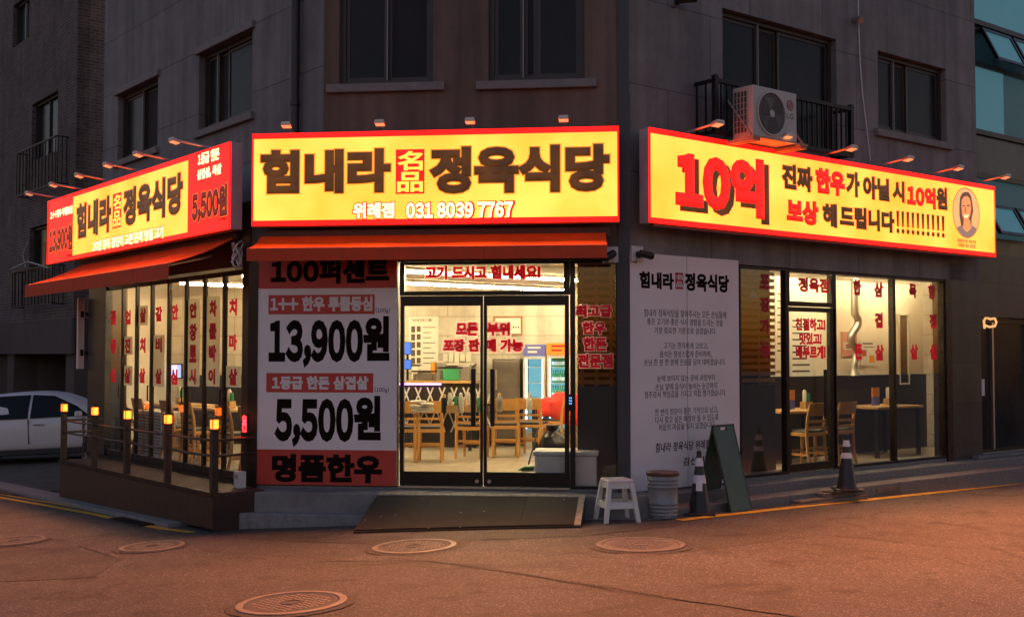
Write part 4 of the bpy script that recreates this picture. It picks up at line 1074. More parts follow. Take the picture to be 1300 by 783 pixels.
# white notice on the right wall
np_ = thing('notice_board', 'tall white notice of black Korean text in two panels beside the corner column', 'notice board', tuple(Rr.pt(.5, ZF, 0)))
zt = at(Rr, 798, 320, .02)[1]; zb_ = ZF - .03
sa, sm, sb = at(Rr, 799.5, 450, .02)[0], at(Rr, 872.8, 450, .02)[0], at(Rr, 938.5, 450, .02)[0]
MB().box(Rr, sa + .004, sm - .006, zb_, zt, -.02, .02).build('panel', M['white_vinyl'], np_, bevel=.003)
MB().box(Rr, sm + .006, sb, zb_, zt, -.02, .02).build('panel', M['white_vinyl'], np_, bevel=.003)
MB().box(Rr, sa, sb, zb_, zt, -.1, -.021).build('backing', M['fascia'], np_)
q = lambda *t: conv(t, 2.173, 780, 310)
xx = lambda a, b_, c_, d: (a / 2.173 + 780, b_ / 2.173 + 310, c_ / 2.173 + 310, d / 2.173 + 780)
logo(np_, Rr, .02, q(('힘내라', 69, 74, 121, 164))[0], xx(168, 78, 123, 190), q(('정육식당', 194, 78, 128, 316))[0], 'black_ink', 'red_ink', 'white_ink', None, .05)
body = q(('힘내라 정육식당을 찾아주시는 모든 손님들께', 82, 178, 199, 308), ('좋은 고기와 좋은 식사 경험을 드리는 것을', 90, 203, 222, 299), ('가장 중요한 기준으로 삼겠습니다.', 110, 228, 246, 280),
         ('고기는 정직하게 고르고,', 136, 270, 289, 258), ('음식은 정성스럽게 준비하며,', 125, 293, 313, 268), ('손님 한 분 한 분께 진심을 담아 대하겠습니다.', 82, 316, 335, 307),
         ('눈에 보이지 않는 준비 과정부터', 118, 361, 379, 277), ('손님 앞에 음식이 놓이는 순간까지', 113, 384, 403, 283), ('점주로서 책임감을 가지고 직접 챙기겠습니다.', 83, 406, 425, 308),
         ('한 번의 방문이 좋은 기억으로 남고,', 112, 454, 473, 286), ('다시 찾고 싶은 매장이 될 수 있도록', 113, 475, 495, 287), ('처음의 마음을 잊지 않겠습니다.', 122, 496, 515, 279))
letters('lettering', np_, Rr, body, M['black_ink'], .004, .02, .001)
letters('signature', np_, Rr, q(('힘내라 정육식당 위례점', 112, 548, 574, 262), ('김선현', 188, 588, 610, 246)), M['black_ink'], .02, .02, .001, 0, .15)

# ------------------------------------------------------------------ security cameras
M['cam_body'] = mat('black camera body', (.015, .014, .014), .35)
def cctv(fr, x, y, o, label, dirv, ln=.16, plate=True):
    s, z = at(fr, x, y, o); t = thing('security_camera', label, 'security camera', tuple(fr.pt(s, z, o)))
    if plate: MB().box(fr, s - .10, s + .08, z - .03, z + .15, o - .03, o + .02).build('wall_plate', M['white_plastic'], t, bevel=.006)
    b0 = fr.pt(s, z + .05, o + .02)
    MB().tube([b0, b0 + fr.n * .06], [.045, .03], 12).build('mount', M['cam_body'], t)
    p = b0 + fr.n * .09; d = Vector(dirv).normalized()
    MB().tube([p - d * .06, p - d * .05, p + d * (ln - .06), p + d * (ln - .05)], [.03, .042, .042, .036], 14).build('camera_body', M['cam_body'], t, smooth=True)
    MB().tube([p + d * (ln - .052), p + d * (ln - .045)], .03, 14).build('lens', M['pane_dark'], t)
    MB().tube([fr.pt(s - .03, z - .01, o + .02), fr.pt(s - .07, z - .05, o + .05), fr.pt(s - .1, z - .03, o + .02)], .006, 6).build('cable', M['cam_body'], t)
cctv(F, 776, 330, .05, 'black security camera on a white plate above the slatted side window', (F.u * -.7 + F.n * .6 + Vector((0, 0, -.45))))
cctv(Rr, 809, 329, .03, 'black security camera at the top corner of the white notice', (Rr.u * .9 + Rr.n * .5 + Vector((0, 0, -.25))))
cctv(Rr, 858, 8, .0, 'security camera high on the right wall at the picture top', (Rr.u * .9 + Rr.n * .6 + Vector((0, 0, .1))), .22, False)

# ------------------------------------------------------------------ air conditioner and balcony guard
M['ac_white'] = mat('cream painted metal', (.50, .46, .42), .45, noise=(3, .06))
oa0, oa1 = .34, .66
s0, z1 = at(Rr, 956, 107, oa1); s1, z0 = at(Rr, 1012, 181, oa1)
z0 = at(Rr, 956, 173, oa1)[1]
ac = thing('air_conditioner', 'cream outdoor air conditioner unit on a bracket above the right sign', 'air conditioner', tuple(Rr.pt((s0 + s1) / 2, z0, .5)))
MB().box(Rr, s0, s1, z0, z1, oa0, oa1).build('casing', M['ac_white'], ac, bevel=.015)
fs_ = s0 + (s1 - s0) * .40; fz = (z0 + z1) / 2; fr_ = (z1 - z0) * .42
ring = MB()
for i in range(40):
    a0, a1 = 2 * math.pi * i / 40, 2 * math.pi * (i + 1) / 40
    ring.prism(Rr, [(fs_ + fr_ * k * math.cos(a), fz + fr_ * k * math.sin(a)) for k, a in ((1.03, a0), (1.03, a1), (.95, a1), (.95, a0))], oa1, oa1 + .018)
ring.build('fan_ring', M['ac_white'], ac)
M['fan_dark'] = mat('dark fan grille recess', (.06, .05, .048), .6)
MB().disc(Rr, fs_, fz, fr_ * .95, fr_ * .95, oa1 - .01, oa1 + .003).build('fan_recess', M['fan_dark'], ac)
bl = MB()
for k in range(3):
    a = R(100 + 120 * k)
    pts = []
    for r_, w_ in ((.15, .16), (.5, .34), (.85, .5)): pts.append((r_, a - w_))
    for r_, w_ in ((.85, .45), (.5, .3), (.15, .16)): pts.append((r_, a + w_))
    bl.prism(Rr, [(fs_ + fr_ * r_ * math.cos(q_), fz + fr_ * r_ * math.sin(q_)) for r_, q_ in pts], oa1 + .003, oa1 + .008)
bl.build('fan_blades', mat('grey fan blade', (.14, .12, .115), .5), ac)
gr = MB()
for k in range(1, 9):
    rr = fr_ * .95 * k / 9
    for i in range(32):
        a0, a1 = 2 * math.pi * i / 32, 2 * math.pi * (i + 1) / 32
        gr.prism(Rr, [(fs_ + (rr + d) * math.cos(a), fz + (rr + d) * math.sin(a)) for d, a in ((.003, a0), (.003, a1), (-.003, a1), (-.003, a0))], oa1 + .012, oa1 + .016)
gr.build('fan_guard', mat('fan guard wire', (.22, .2, .19), .5), ac)
MB().disc(Rr, fs_, fz, fr_ * .17, fr_ * .17, oa1 + .008, oa1 + .02).build('fan_hub', M['ac_white'], ac)
ls = s0 + (s1 - s0) * .84; lz = z0 + (z1 - z0) * .74; lr = (z1 - z0) * .105
lg = MB().disc(Rr, ls, lz, lr, lr, oa1, oa1 + .004).build('logo', mat('crimson badge', (.35, .01, .05), .4), ac)
mb = MB()
for i in range(14):
    a0, a1 = R(20 + i * 23), R(20 + (i + 1) * 23)
    mb.prism(Rr, [(ls + lr * k * math.cos(a), lz + lr * k * math.sin(a)) for k, a in ((.78, a0), (.78, a1), (.66, a1), (.66, a0))], oa1 + .004, oa1 + .006)
mb.box(Rr, ls - .008, ls, lz - lr * .4, lz + lr * .4, oa1 + .004, oa1 + .006); mb.box(Rr, ls, ls + lr * .35, lz - lr * .4, lz - lr * .3, oa1 + .004, oa1 + .006)
mb.box(Rr, ls + lr * .2, ls + lr * .7, lz - lr * .05, lz + lr * .05, oa1 + .004, oa1 + .006); mb.disc(Rr, ls - lr * .35, lz + lr * .3, lr * .12, lr * .12, oa1 + .004, oa1 + .006, 10)
mb.build('logo_mark', M['ac_white'], lg)
mb = MB(); put_text(mb, Rr, 'LG', ls - lr * 1.05, ls + lr * 1.0, z0 + (z1 - z0) * .47, z0 + (z1 - z0) * .58, .02, oa1, .002); mb.build('lettering', mat('grey badge print', (.12, .11, .11), .4), ac)
sg_ = MB()
fr2 = Frame(Rr.pt(s0, 0, oa1), -Rr.n.x, -Rr.n.y)
frs = Frame(Rr.pt(s0, 0, oa0), Rr.n.x, Rr.n.y)       # left flank, reads from wall to front
dpt = oa1 - oa0
for i in range(5): sg_.box(frs, dpt * .08 + i * dpt * .16, dpt * .08 + i * dpt * .16 + .008, z0 + .06, z1 - .06, .001, .012)
for i in range(8): sg_.box(frs, dpt * .08, dpt * .72 + .008, z0 + .06 + i * (z1 - z0 - .12) / 7, z0 + .066 + i * (z1 - z0 - .12) / 7, .001, .012)
sg_.build('side_guard', M['ac_white'], ac)
MB().box(frs, dpt * .08, dpt * .72, z0 + .06, z1 - .06, -.01, .0015).build('coil', M['fan_dark'], ac)
br = MB()
for s in (s0 + .03, s1 - .0, s1 + .09, s0 - .06):
    br.box(Rr, s - .02, s + .02, z0 - .06, z0 - .02, .0, oa1 + .06)
for o in (oa0 - .02, oa1 + .05): br.box(Rr, s0 - .08, s1 + .12, z0 - .02, z0 + .0, o - .02, o + .02)
for s in (s0 - .06, s1 + .09): br.tube([Rr.pt(s, z0 - .02, oa1 + .04), Rr.pt(s, z0 + .5, .3)], .014, 6)
br.build('bracket', mat('weathered bracket steel', (.30, .25, .21), .55, .3, noise=(8, .25)), ac)
s0g, zg = at(Rr, 908, 104, .32); s1g = at(Rr, 1080, 140, .32)[0]
bg = thing('balcony_guard', 'black iron balcony guard behind the air conditioner', 'railing', tuple(Rr.pt((s0g + s1g) / 2, 4.6, .2)))
mb = MB(); zlo = 4.62; zhi = (zg + at(Rr, 1080, 137, .32)[1]) / 2
for i in range(27):
    s = s0g + (s1g - s0g) * i / 26; mb.box(Rr, s - .009, s + .009, zlo, zhi, .31, .33)
for s in (s0g, s1g):
    for o in (.03, .17): mb.box(Rr, s - .01, s + .01, zlo, zhi, o - .01, o + .01)
mb.build('bars', M['iron'], bg)
mb = MB()
for z in (zlo, zhi): mb.box(Rr, s0g - .03, s1g + .03, z - .025, z + .025, .29, .345)
for s in (s0g, s1g):
    for z in (zlo, zhi): mb.box(Rr, s - .02, s + .02, z - .02, z + .02, 0, .29)
    mb.box(Rr, s - .03, s + .03, zlo - .02, zhi + .06, .288, .348)
mb.build('rails', M['iron'], bg)

# ------------------------------------------------------------------ terrace
M['deck_wood'] = mat('dark brown terrace cladding', (.055, .024, .016), .55, noise=(3, .35))
def planks():
    m = bpy.data.materials.new('terrace boards'); m.use_nodes = True; nt = m.node_tree; b = nt.nodes['Principled BSDF']
    v, obj = wallvec(nt, L.ang); wv = nt.nodes.new('ShaderNodeTexNoise'); mp = nt.nodes.new('ShaderNodeMapping'); mp.inputs['Scale'].default_value = (12, 1.2, 1)
    nt.links.new(v, mp.inputs[0]); nt.links.new(mp.outputs[0], wv.inputs[0]); wv.inputs['Detail'].default_value = 6
    cr = nt.nodes.new('ShaderNodeValToRGB'); cr.color_ramp.elements[0].position = .3; cr.color_ramp.elements[0].color = (.020, .008, .006, 1); cr.color_ramp.elements[1].position = .75; cr.color_ramp.elements[1].color = (.055, .021, .014, 1)
    nt.links.new(wv.outputs[0], cr.inputs[0]); nt.links.new(cr.outputs[0], b.inputs['Base Color']); b.inputs['Roughness'].default_value = .5
    return m
M['planks'] = planks()
OD = .66
sdn = at(L, 270, 640, OD)[0]; sdf = at(L, 76, 600, OD)[0]
dk = thing('terrace', 'low dark wooden terrace along the left shop windows', 'terrace', tuple(L.pt((sdn + sdf) / 2, 0, .3)))
db = MB()
nb_ = 6
for i in range(nb_): db.box(L, sdf, sdn, ZF - .06, ZF - .012, .034 + i * (OD - .03) / nb_, .034 + (i + 1) * (OD - .03) / nb_ - .006)
db.build('deck_boards', M['deck_wood'], dk, bevel=.003)
sk = MB(); k = 24
for i in range(k):
    a, b_ = sdf + (sdn - sdf) * i / k, sdf + (sdn - sdf) * (i + 1) / k
    P = [L.pt(s, 0, o) for s, o in ((a, OD), (b_ - .002, OD), (b_ - .002, OD - .03), (a, OD - .03))]
    sk.hexa([(p.x, p.y, gz(p.x) + .04) for p in P] + [(p.x, p.y, ZF - .062) for p in P])
sk.build('front_cladding', M['planks'], dk)
for s in (sdf, sdn - .03):
    p = L.pt(s, 0, .3); MB().box(L, s, s + .028, gz(p.x) - .1, ZF - .062, .04, OD - .032).build('end_cladding', M['planks'], dk)
MB().box(L, sdf - .01, sdn + .01, ZF - .05, ZF - .005, OD + .001, OD + .02).build('edge_trim', M['bronze'], dk)
M['lantern_glass'] = mat('lit lantern glass', (.8, .6, .2), .4, emit=(1.0, .13, .010), es=6.5)
M['post'] = mat('dark brown post', (.03, .02, .017), .45, noise=(5, .3))
op = OD - .05
post_px = [(272, 536), (213, 531), (161.5, 525), (120, 521), (81, 518)]
plab = ['brown lantern post at the near corner of the terrace', 'second lantern post from the near corner of the terrace', 'middle one of the five lantern posts of the terrace',
        'second lantern post from the far end of the terrace', 'far end lantern post of the terrace in front of the white car']
ps_ = []
zl = sum(at(L, x, y, op)[1] for x, y in post_px) / 5
for i, (x, y) in enumerate(post_px):
    s = at(L, x, 560, op)[0]; ps_.append(s)
    c = L.pt(s, ZF - .012, op)
    t = thing('lantern_post', plab[i], 'lantern post', tuple(c), 'lantern posts round the terrace')
    MB().box(L, s - .038, s + .038, ZF - .012, zl - .075, op - .038, op + .038).build('post', M['post'], t, bevel=.006)
    cp = MB().box(L, s - .05, s + .05, zl - .075, zl - .06, op - .05, op + .05)
    cp.box(L, s - .05, s + .05, zl + .045, zl + .06, op - .05, op + .05)
    q = [L.pt(s + a, zl + .06, op + b_) for a, b_ in ((-.045, .045), (.045, .045), (.045, -.045), (-.045, -.045))]
    cp.add(q + [L.pt(s, zl + .085, op)], [(0, 1, 4), (1, 2, 4), (2, 3, 4), (3, 0, 4)])
    for a in (-.042, .042):
        for b_ in (-.042, .042): cp.box(L, s + a - .004, s + a + .004, zl - .06, zl + .045, op + b_ - .004, op + b_ + .004)
    cp.build('lantern_frame', M['post'], t)
    MB().box(L, s - .036, s + .036, zl - .058, zl + .043, op - .036, op + .036).build('lantern', M['lantern_glass'], t, bevel=.008)
rl = thing('terrace_railing', 'thin dark rails between the lantern posts of the terrace', 'railing', tuple(L.pt((ps_[0] + ps_[-1]) / 2, ZF, op)))
zr = [at(L, 243, 480 + 73.5, op)[1], at(L, 243, 480 + 89.5, op)[1]]
z1_ = at(L, 266, 360 + 485 / 2.446, op)[1]; z2_ = at(L, 266, 360 + 533 / 2.446, op)[1]
for nm, z in (('top_rail', z1_), ('lower_rail', z2_)):
    mb = MB()
    for a, b_ in zip(ps_[:-1], ps_[1:]):
        mb.tube([L.pt(b_ + .036, z, op), L.pt((a + b_) / 2, z - .008, op), L.pt(a - .036, z, op)], .016, 8)
    # returns to the wall at both ends
    mb.tube([L.pt(ps_[-1], z, op - .036), L.pt(ps_[-1], z, .05)], .016, 8); mb.tube([L.pt(ps_[0], z, op - .036), L.pt(ps_[0] - .12, z, .04)], .014, 8)
    mb.build(nm, M['post'], rl, smooth=True)
mb = MB()
for o in (.12, .32): mb.box(L, ps_[-1] - .012, ps_[-1] + .012, ZF, z1_ + .03, o - .012, o + .012)
mb.build('uprights', M['post'], rl)
# red led sign at the corner post and small white box on the deck
M['red_led'] = mat('red led lamp', (.4, .01, .01), .3, emit=(1.0, .004, .006), es=70)
s, z = at(L, 310, 538, .06)
s = max(s, -.14)
t = thing('led_lamp', 'small red led lamp on the dark corner post beside the price banner', 'lamp', tuple(L.pt(s, z, .03)))
MB().box(L, s - .05, s + .05, z - .11, z + .11, .029, .055).build('housing', M['black_frame'], t, bevel=.004)
mb = MB()
frame_ring(mb, L, s - .04, s + .04, z - .09, z + .09, .055, .06, .008, .008, .008, .008); mb.box(L, s - .02, s + .02, z - .012, z + .012, .055, .06); mb.box(L, s - .02, s + .02, z + .03, z + .05, .055, .06)
mb.build('led_tubes', M['red_led'], t)
s, z = at(L, 299, 600, .25)
t = thing('socket_box', 'small pale box on the terrace by the near window', 'box', tuple(L.pt(s, ZF - .012, .2)))
MB().box(L, s - .07, s + .05, ZF - .012, ZF + .18, .14, .24).build('body', M['white_plastic'], t, bevel=.008)
MB().box(L, s - .06, s + .04, ZF + .1, ZF + .15, .241, .25).build('cover', M['sign_box'], t)
# vertical hanging sign at the far pillar
s, z1 = at(L, 104, 376, .3); s2, z0 = at(L, 112, 469, .3)
t = thing('blade_sign', 'narrow vertical pale pink sign board on the far left pillar', 'shop sign', tuple(L.pt(s, z0, .2)))
MB().box(L, SLB - .16, SLB - .1, z0, z1, .055, .16).build('panel', M['white_vinyl'], t, bevel=.01)
for z in (z0 + .25, z1 - .25): MB().box(L, SLB - .15, SLB - .11, z - .02, z + .02, -.05, .055).box(L, SLB - .165, SLB - .095, z - .05, z + .05, .07, .12).build('bracket', M['bronze'], t)

# added glowing tube in place of a lamp's reflection in the entrance glass
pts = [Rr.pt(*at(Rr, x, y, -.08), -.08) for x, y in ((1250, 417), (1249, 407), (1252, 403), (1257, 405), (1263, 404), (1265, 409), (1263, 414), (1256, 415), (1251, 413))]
t = thing('lamp_reflection', 'glowing bent tube standing in for a lamp reflection in the dark entrance at the right edge', 'lamp', tuple(pts[0]))
MB().tube(pts, .018, 8).build('tube', mat('glowing reflection tube', (.7, .55, .35), .4, emit=(1.0, .52, .18), es=.9), t, smooth=True)
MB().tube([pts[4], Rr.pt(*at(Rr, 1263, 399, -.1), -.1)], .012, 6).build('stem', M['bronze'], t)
# ------------------------------------------------------------------ things on the ground
# ramp
M['ramp'] = mat('black rubber ramp mat', (.022, .019, .015), .8, noise=(1.5, .35), bump=(260, .9))
M['ramp2'] = mat('dusty rubber ramp mat', (.032, .028, .021), .85, noise=(2.5, .35), bump=(260, .9))
M['ramp_edge'] = mat('worn pale ramp edge', (.34, .29, .22), .7, noise=(16, .4), bump=(90, .6))
b0 = at_g(449, 677); b1 = at_g(737, 669.7)
a0 = F.pt(at(F, 481, 626, .52)[0], ZF - .02, .5); a1 = F.pt(at(F, 743, 627, .52)[0], ZF - .02, .5)
rp = thing('door_ramp', 'black rubber ramp with pale edges leading to the glass doors', 'ramp', tuple((b0 + b1) / 2))
def rq(u, v, h): # u along width, v up the slope
    lo = b0.lerp(b1, u); hi = a0.lerp(a1, u); p = lo.lerp(hi, v); p.z = (gz(lo.x) + .02) * (1 - v) + hi.z * v + h; return p
def rpatch(u0, u1, v0, v1, h0, h1, mb=None):
    mb = mb or MB(); q = [(u0, v0), (u1, v0), (u1, v1), (u0, v1)]
    return mb.hexa([rq(u, v, h0) for u, v in q] + [rq(u, v, h1) for u, v in q])
bb = [rq(0, 0, 0), rq(1, 0, 0), rq(1, 1, 0), rq(0, 1, 0)]
MB().hexa([(p.x, p.y, gz(p.x) - .05) for p in bb] + [p for p in bb]).build('body', M['rubber'], rp)
for u0, u1, m in ((.0, .27, 'ramp'), (.272, .73, 'ramp2'), (.732, .97, 'ramp')): rpatch(u0, u1, .02, .92, .0005, .012).build('mat', M[m], rp)
rpatch(.0, 1, .93, 1.0, .0005, .016).build('top_edge', M['ramp_edge'], rp); rpatch(.972, 1, 0, .928, .0005, .016).build('side_edge', M['ramp_edge'], rp)
wl = MB()
for i in range(9):
    u, v = random.random() * .94, random.random() * .85; wl.boxc(tuple(rq(u, v, .014)), (.014, .009, .004), random.random() * 3)
kind(recentre(wl.build('ramp_litter', M['white_plastic'])), 'stuff')
# stool
p = at_g(783, 660.5); zg_ = gz(p.x)
st = thing('plastic_stool', 'pale grey plastic stool beside the ramp under the side window', 'stool', (p.x, p.y, zg_))
def rot2(x, y, a): return (x * math.cos(a) - y * math.sin(a), x * math.sin(a) + y * math.cos(a))
SH = .455; an = R(14)
mb = MB()
def sq(hw, z): return [(p.x + rot2(x, y, an)[0], p.y + rot2(x, y, an)[1], zg_ + z) for x, y in ((-hw, -hw), (hw, -hw), (hw, hw), (-hw, hw))]
mb.hexa(sq(.148, SH - .035) + sq(.138, SH)); mb.build('seat', M['white_plastic'], st, bevel=.014)
for i, (sx_, sy_) in enumerate(((-1, -1), (1, -1), (1, 1), (-1, 1))):
    mb = MB()
    def corner(cx, cy, w_, z): return [(p.x + rot2(cx + x, cy + y, an)[0], p.y + rot2(cx + x, cy + y, an)[1], zg_ + z) for x, y in ((-w_, -w_), (w_, -w_), (w_, w_), (-w_, w_))]
    mb.hexa(corner(sx_ * .182, sy_ * .182, .024, 0) + corner(sx_ * .122, sy_ * .122, .026, SH - .036)); mb.build('leg', M['white_plastic'], st, bevel=.008)
mb = MB()
for k in range(4):
    a = an + k * math.pi / 2
    for (zlo_, zhi_, hw0, hw1, off0, off1) in ((.145, .215, .15, .142, .163, .153), (SH - .10, SH - .034, .12, .115, .133, .128)):
        c, s_ = math.cos(a), math.sin(a)
        P = []
        for z, hw, off in ((zlo_, hw0, off0), (zhi_, hw1, off1)):
            for x, y in ((-hw, -off - .006), (hw, -off - .006), (hw, -off + .006), (-hw, -off + .006)): P.append((p.x + x * c - y * s_, p.y + x * s_ + y * c, zg_ + z))
        mb.hexa(P)
mb.build('apron', M['white_plastic'], st, bevel=.003)
# bin
p = at_g(841.5, 656.5); zg_ = gz(p.x)
bn = thing('metal_bin', 'ribbed grey metal bin with brown lid in front of the white notice', 'bin', (p.x, p.y, zg_))
M['galv'] = mat('grey painted bin metal', (.23, .24, .25), .42, .25, noise=(6, .15))
prof = [(.155, 0), (.165, .01)]
for z in (.04, .08, .12, .16): prof += [(.165, z - .008), (.171, z), (.165, z + .008)]
prof += [(.166, .3)]
for z in (.34, .38, .42): prof += [(.166, z - .008), (.172, z), (.166, z + .008)]
prof += [(.168, .465)]
MB().lathe((p.x, p.y, zg_), prof, 36).build('body', M['galv'], bn, smooth=True)
MB().lathe((p.x, p.y, zg_), [(.178, .462), (.182, .468), (.182, .492), (.172, .502), (.02, .512)], 36).build('lid', mat('brown bin lid', (.09, .05, .04), .4, noise=(6, .2)), bn, smooth=True)
fb = Frame((p.x, p.y), F.u.x, F.u.y)
mb = MB()
for j, (tx, wd, z) in enumerate((('Trash', .10, .255), ('Can', .08, .22))):
    V, Fc = glyphs(tx, .01); x0 = min(v.x for v in V); x1 = max(v.x for v in V)
    mb.add([fb.pt(.171 * math.sin((v.x - x0) / (x1 - x0) * wd / .17 + .1), z + v.y * .04, .1715 * math.cos((v.x - x0) / (x1 - x0) * wd / .17 + .1)) for v in V], Fc)
mb.build('lettering', mat('faded bin print', (.42, .43, .44), .5), bn)
# cones
M['cone'] = mat('black cone rubber', (.014, .012, .012), .42, noise=(8, .25))
M['reflect'] = mat('white reflective band', (.62, .64, .72), .25, noise=(30, .1))
def cone(x, y, z, h, label, bands):
    t = thing('traffic_cone', label, 'traffic cone', (x, y, z), 'black traffic cones')
    fb = Frame((x, y), F.u.x, F.u.y)
    MB().box(fb, -.17, .17, z, z + .028, -.17, .17).build('base', M['cone'], t, bevel=.012)
    rr = lambda k: .125 * (1 - k) + .026 * k
    MB().lathe((x, y, z), [(.14, .026), (.128, .045), (rr(.05), .06), (rr(1), h - .03), (.026, h - .03), (.03, h - .02), (.026, h), (.012, h + .012)], 28).build('body', M['cone'], t, smooth=True)
    for a, b_ in bands:
        ka, kb = (a * h - .06) / (h - .09) * .95 + .05, (b_ * h - .06) / (h - .09) * .95 + .05
        MB().lathe((x, y, z), [(rr(ka) + .003, a * h), (rr(kb) + .003, b_ * h)], 28, False).build('reflective_band', M['reflect'], t, smooth=True)
    return t
p = at_g(888, 652.5)
c1 = cone(p.x, p.y, gz(p.x), .70, 'black traffic cone between the bin and the green sign board', [(.50, .63), (.77, .90)])
fb = Frame((p.x, p.y), math.cos(R(-10)), math.sin(R(-10)))
P = []
for z, o in ((.27, .098), (.37, .082)):
    P += [tuple(fb.pt(a, gz(p.x) + z, o + d)) for a, d in ((-.035, .004), (.035, .004), (.035, -.02), (-.035, -.02))]
MB().hexa(P).build('sticker', M['white_vinyl'], c1)
# stone slabs piled against the step, a cone on them
slabs = [(1010, 1062, 638, .07, .0), (1041, 1106, 634.5, .14, .05), (1106, 1144, 627.5, .12, .0)]
M['slab'] = mat('weathered paving slab', (.17, .14, .115), .8, noise=(7, .35), bump=(50, .5))
slab_lab = ['lowest brown stone slab at the left of the pile under the cone', 'thick stone slab of the pile that carries the black cone', 'stone slab at the right end of the pile by the side step']
slab_top = 0
for (xa, xb, y, h, back), lb in zip(slabs, slab_lab):
    pa = at_g(xa, y + .06 * (xb - xa)); pb_ = at_g(xb, y)
    oa = (pb_ - Rr.O).dot(Rr.n) - back; sa = (pa - Rr.O).dot(Rr.u); sb = (pb_ - Rr.O).dot(Rr.u)
    z = gz(pb_.x)
    if sb - sa < .2: sb = sa + .4
    mb = MB().box(Rr, sa, sb, z - .03, z + h * .5 - .003, .565, oa); mb.box(Rr, sa + .03, sb - .015, z + h * .5, z + h, .575, oa - .02)
    tag(recentre(mb.build('paving_slab', M['slab'], bevel=.008)), lb, 'stone slab', 'slabs piled by the side step')
    if back: slab_top = z + h; cs_ = sa + (sb - sa) * .55; co = (.57 + oa) / 2 + .02
pc = Rr.pt(at(Rr, 1075, 612, co)[0], 0, co)
cone(pc.x, pc.y, slab_top, .70, 'black traffic cone on the stone slabs by the side door', [(.58, .68), (.79, .90)])
tag(recentre(MB().box(Rr, at(Rr, 1052, 617, co)[0], at(Rr, 1092, 617, co)[0] - .45, slab_top, slab_top + .012, co - .1, co + .1).build('rubber_mat', M['rubber'], bevel=.004)), 'flat black rubber pad beside the cone on the slabs', 'rubber pad')
# folding sign board
M['board_green'] = mat('dark green chalk board', (.045, .105, .088), .6, noise=(3, .2))
M['board_edge'] = mat('dark green frame', (.028, .045, .04), .5)
p1 = at_g(929, 651); p2 = at_g(955, 647.5)
wv = (p2 - p1); wv.z = 0; wl_ = max(.36, wv.length); wv.normalize(); av = Vector((wv.y, -wv.x, 0))
ab = thing('folding_board', 'blank dark green folding sign board standing by the white notice', 'sign board', tuple((p1 + p2) / 2 - av * .25))
HT = .98; SPL = .26; z0_ = gz(p1.x)
def leaf(sign):
    top = p1 - av * SPL; foot = p1 - av * SPL + av * (SPL * sign)
    foot = Vector((foot.x, foot.y, z0_)); top = Vector((top.x, top.y, z0_ + HT))
    return foot, top
for sign, nm in ((1, 'front_leaf'), (-1, 'rear_leaf')):
    ft, tp = leaf(sign); up = (tp - ft).normalized(); nrm = wv.cross(up) * -sign
    if nrm.dot(av) * sign < 0: nrm = -nrm
    def pl(u, v, h): return ft + wv * u + up * v + nrm * h
    ln = (tp - ft).length
    hold = (.34, .62)
    mb = MB()
    def slabq(u0, u1, v0, v1, h0, h1):
        q = [(u0, v0), (u1, v0), (u1, v1), (u0, v1)]; mb.hexa([pl(u, v, h0) for u, v in q] + [pl(u, v, h1) for u, v in q])
    W_ = wl_
    slabq(0, W_, .0, ln - .07, -.012, 0); slabq(0, W_ * .34, ln - .07, ln - .03, -.012, 0); slabq(W_ * .66, W_, ln - .07, ln - .03, -.012, 0); slabq(0, W_, ln - .03, ln, -.012, 0)
    pn = mb.build(nm, M['board_green'], ab)
    mb = MB()
    slabq(-.006, .012, 0, ln, -.016, .004); slabq(W_ - .012, W_ + .006, 0, ln, -.016, .004); slabq(.013, W_ - .013, -.0, .018, -.016, .004)
    mb.build('edge', M['board_edge'], pn)

# ------------------------------------------------------------------ restaurant interior
M['wood'] = mat('honey wood', (.50, .25, .06), .4, noise=(5, .15))
M['wood_top'] = mat('light wood table top', (.52, .33, .14), .35, noise=(4, .15))
M['black_metal'] = mat('black table leg', (.02, .02, .02), .4, .3)
M['black_pad'] = mat('black seat pad', (.03, .028, .026), .45)
M['orange_slat'] = mat('orange wooden slat', (.42, .18, .05), .5, noise=(6, .2))
M['slat'] = mat('brown wooden slat', (.26, .125, .05), .5, noise=(6, .25))
M['panel_dark'] = mat('dark brown panel', (.014, .010, .008), .4, noise=(2, .2))
M['tube'] = mat('lit fluorescent tube', (.8, .8, .7), .4, emit=(1.0, .76, .42), es=150)
M['tube_case'] = mat('lamp housing', (.6, .58, .5), .5)
M['paper'] = mat('white paper', (.72, .69, .62), .6)
M['ink'] = mat('dark print', (.08, .07, .06), .6)
M['silver'] = mat('silver flexible duct', (.55, .54, .5), .35, .8, bump=(40, .3))
M['steel_dark'] = mat('dark stainless steel', (.18, .16, .15), .35, .7, noise=(2, .2))
FLU = [(-.8, 'tube lamp nearest the right side windows'), (-2.9, 'tube lamp behind the right half of the doors'), (-5.0, 'tube lamp behind the left half of the doors'), (-7.1, 'tube lamp deepest behind the left windows')]
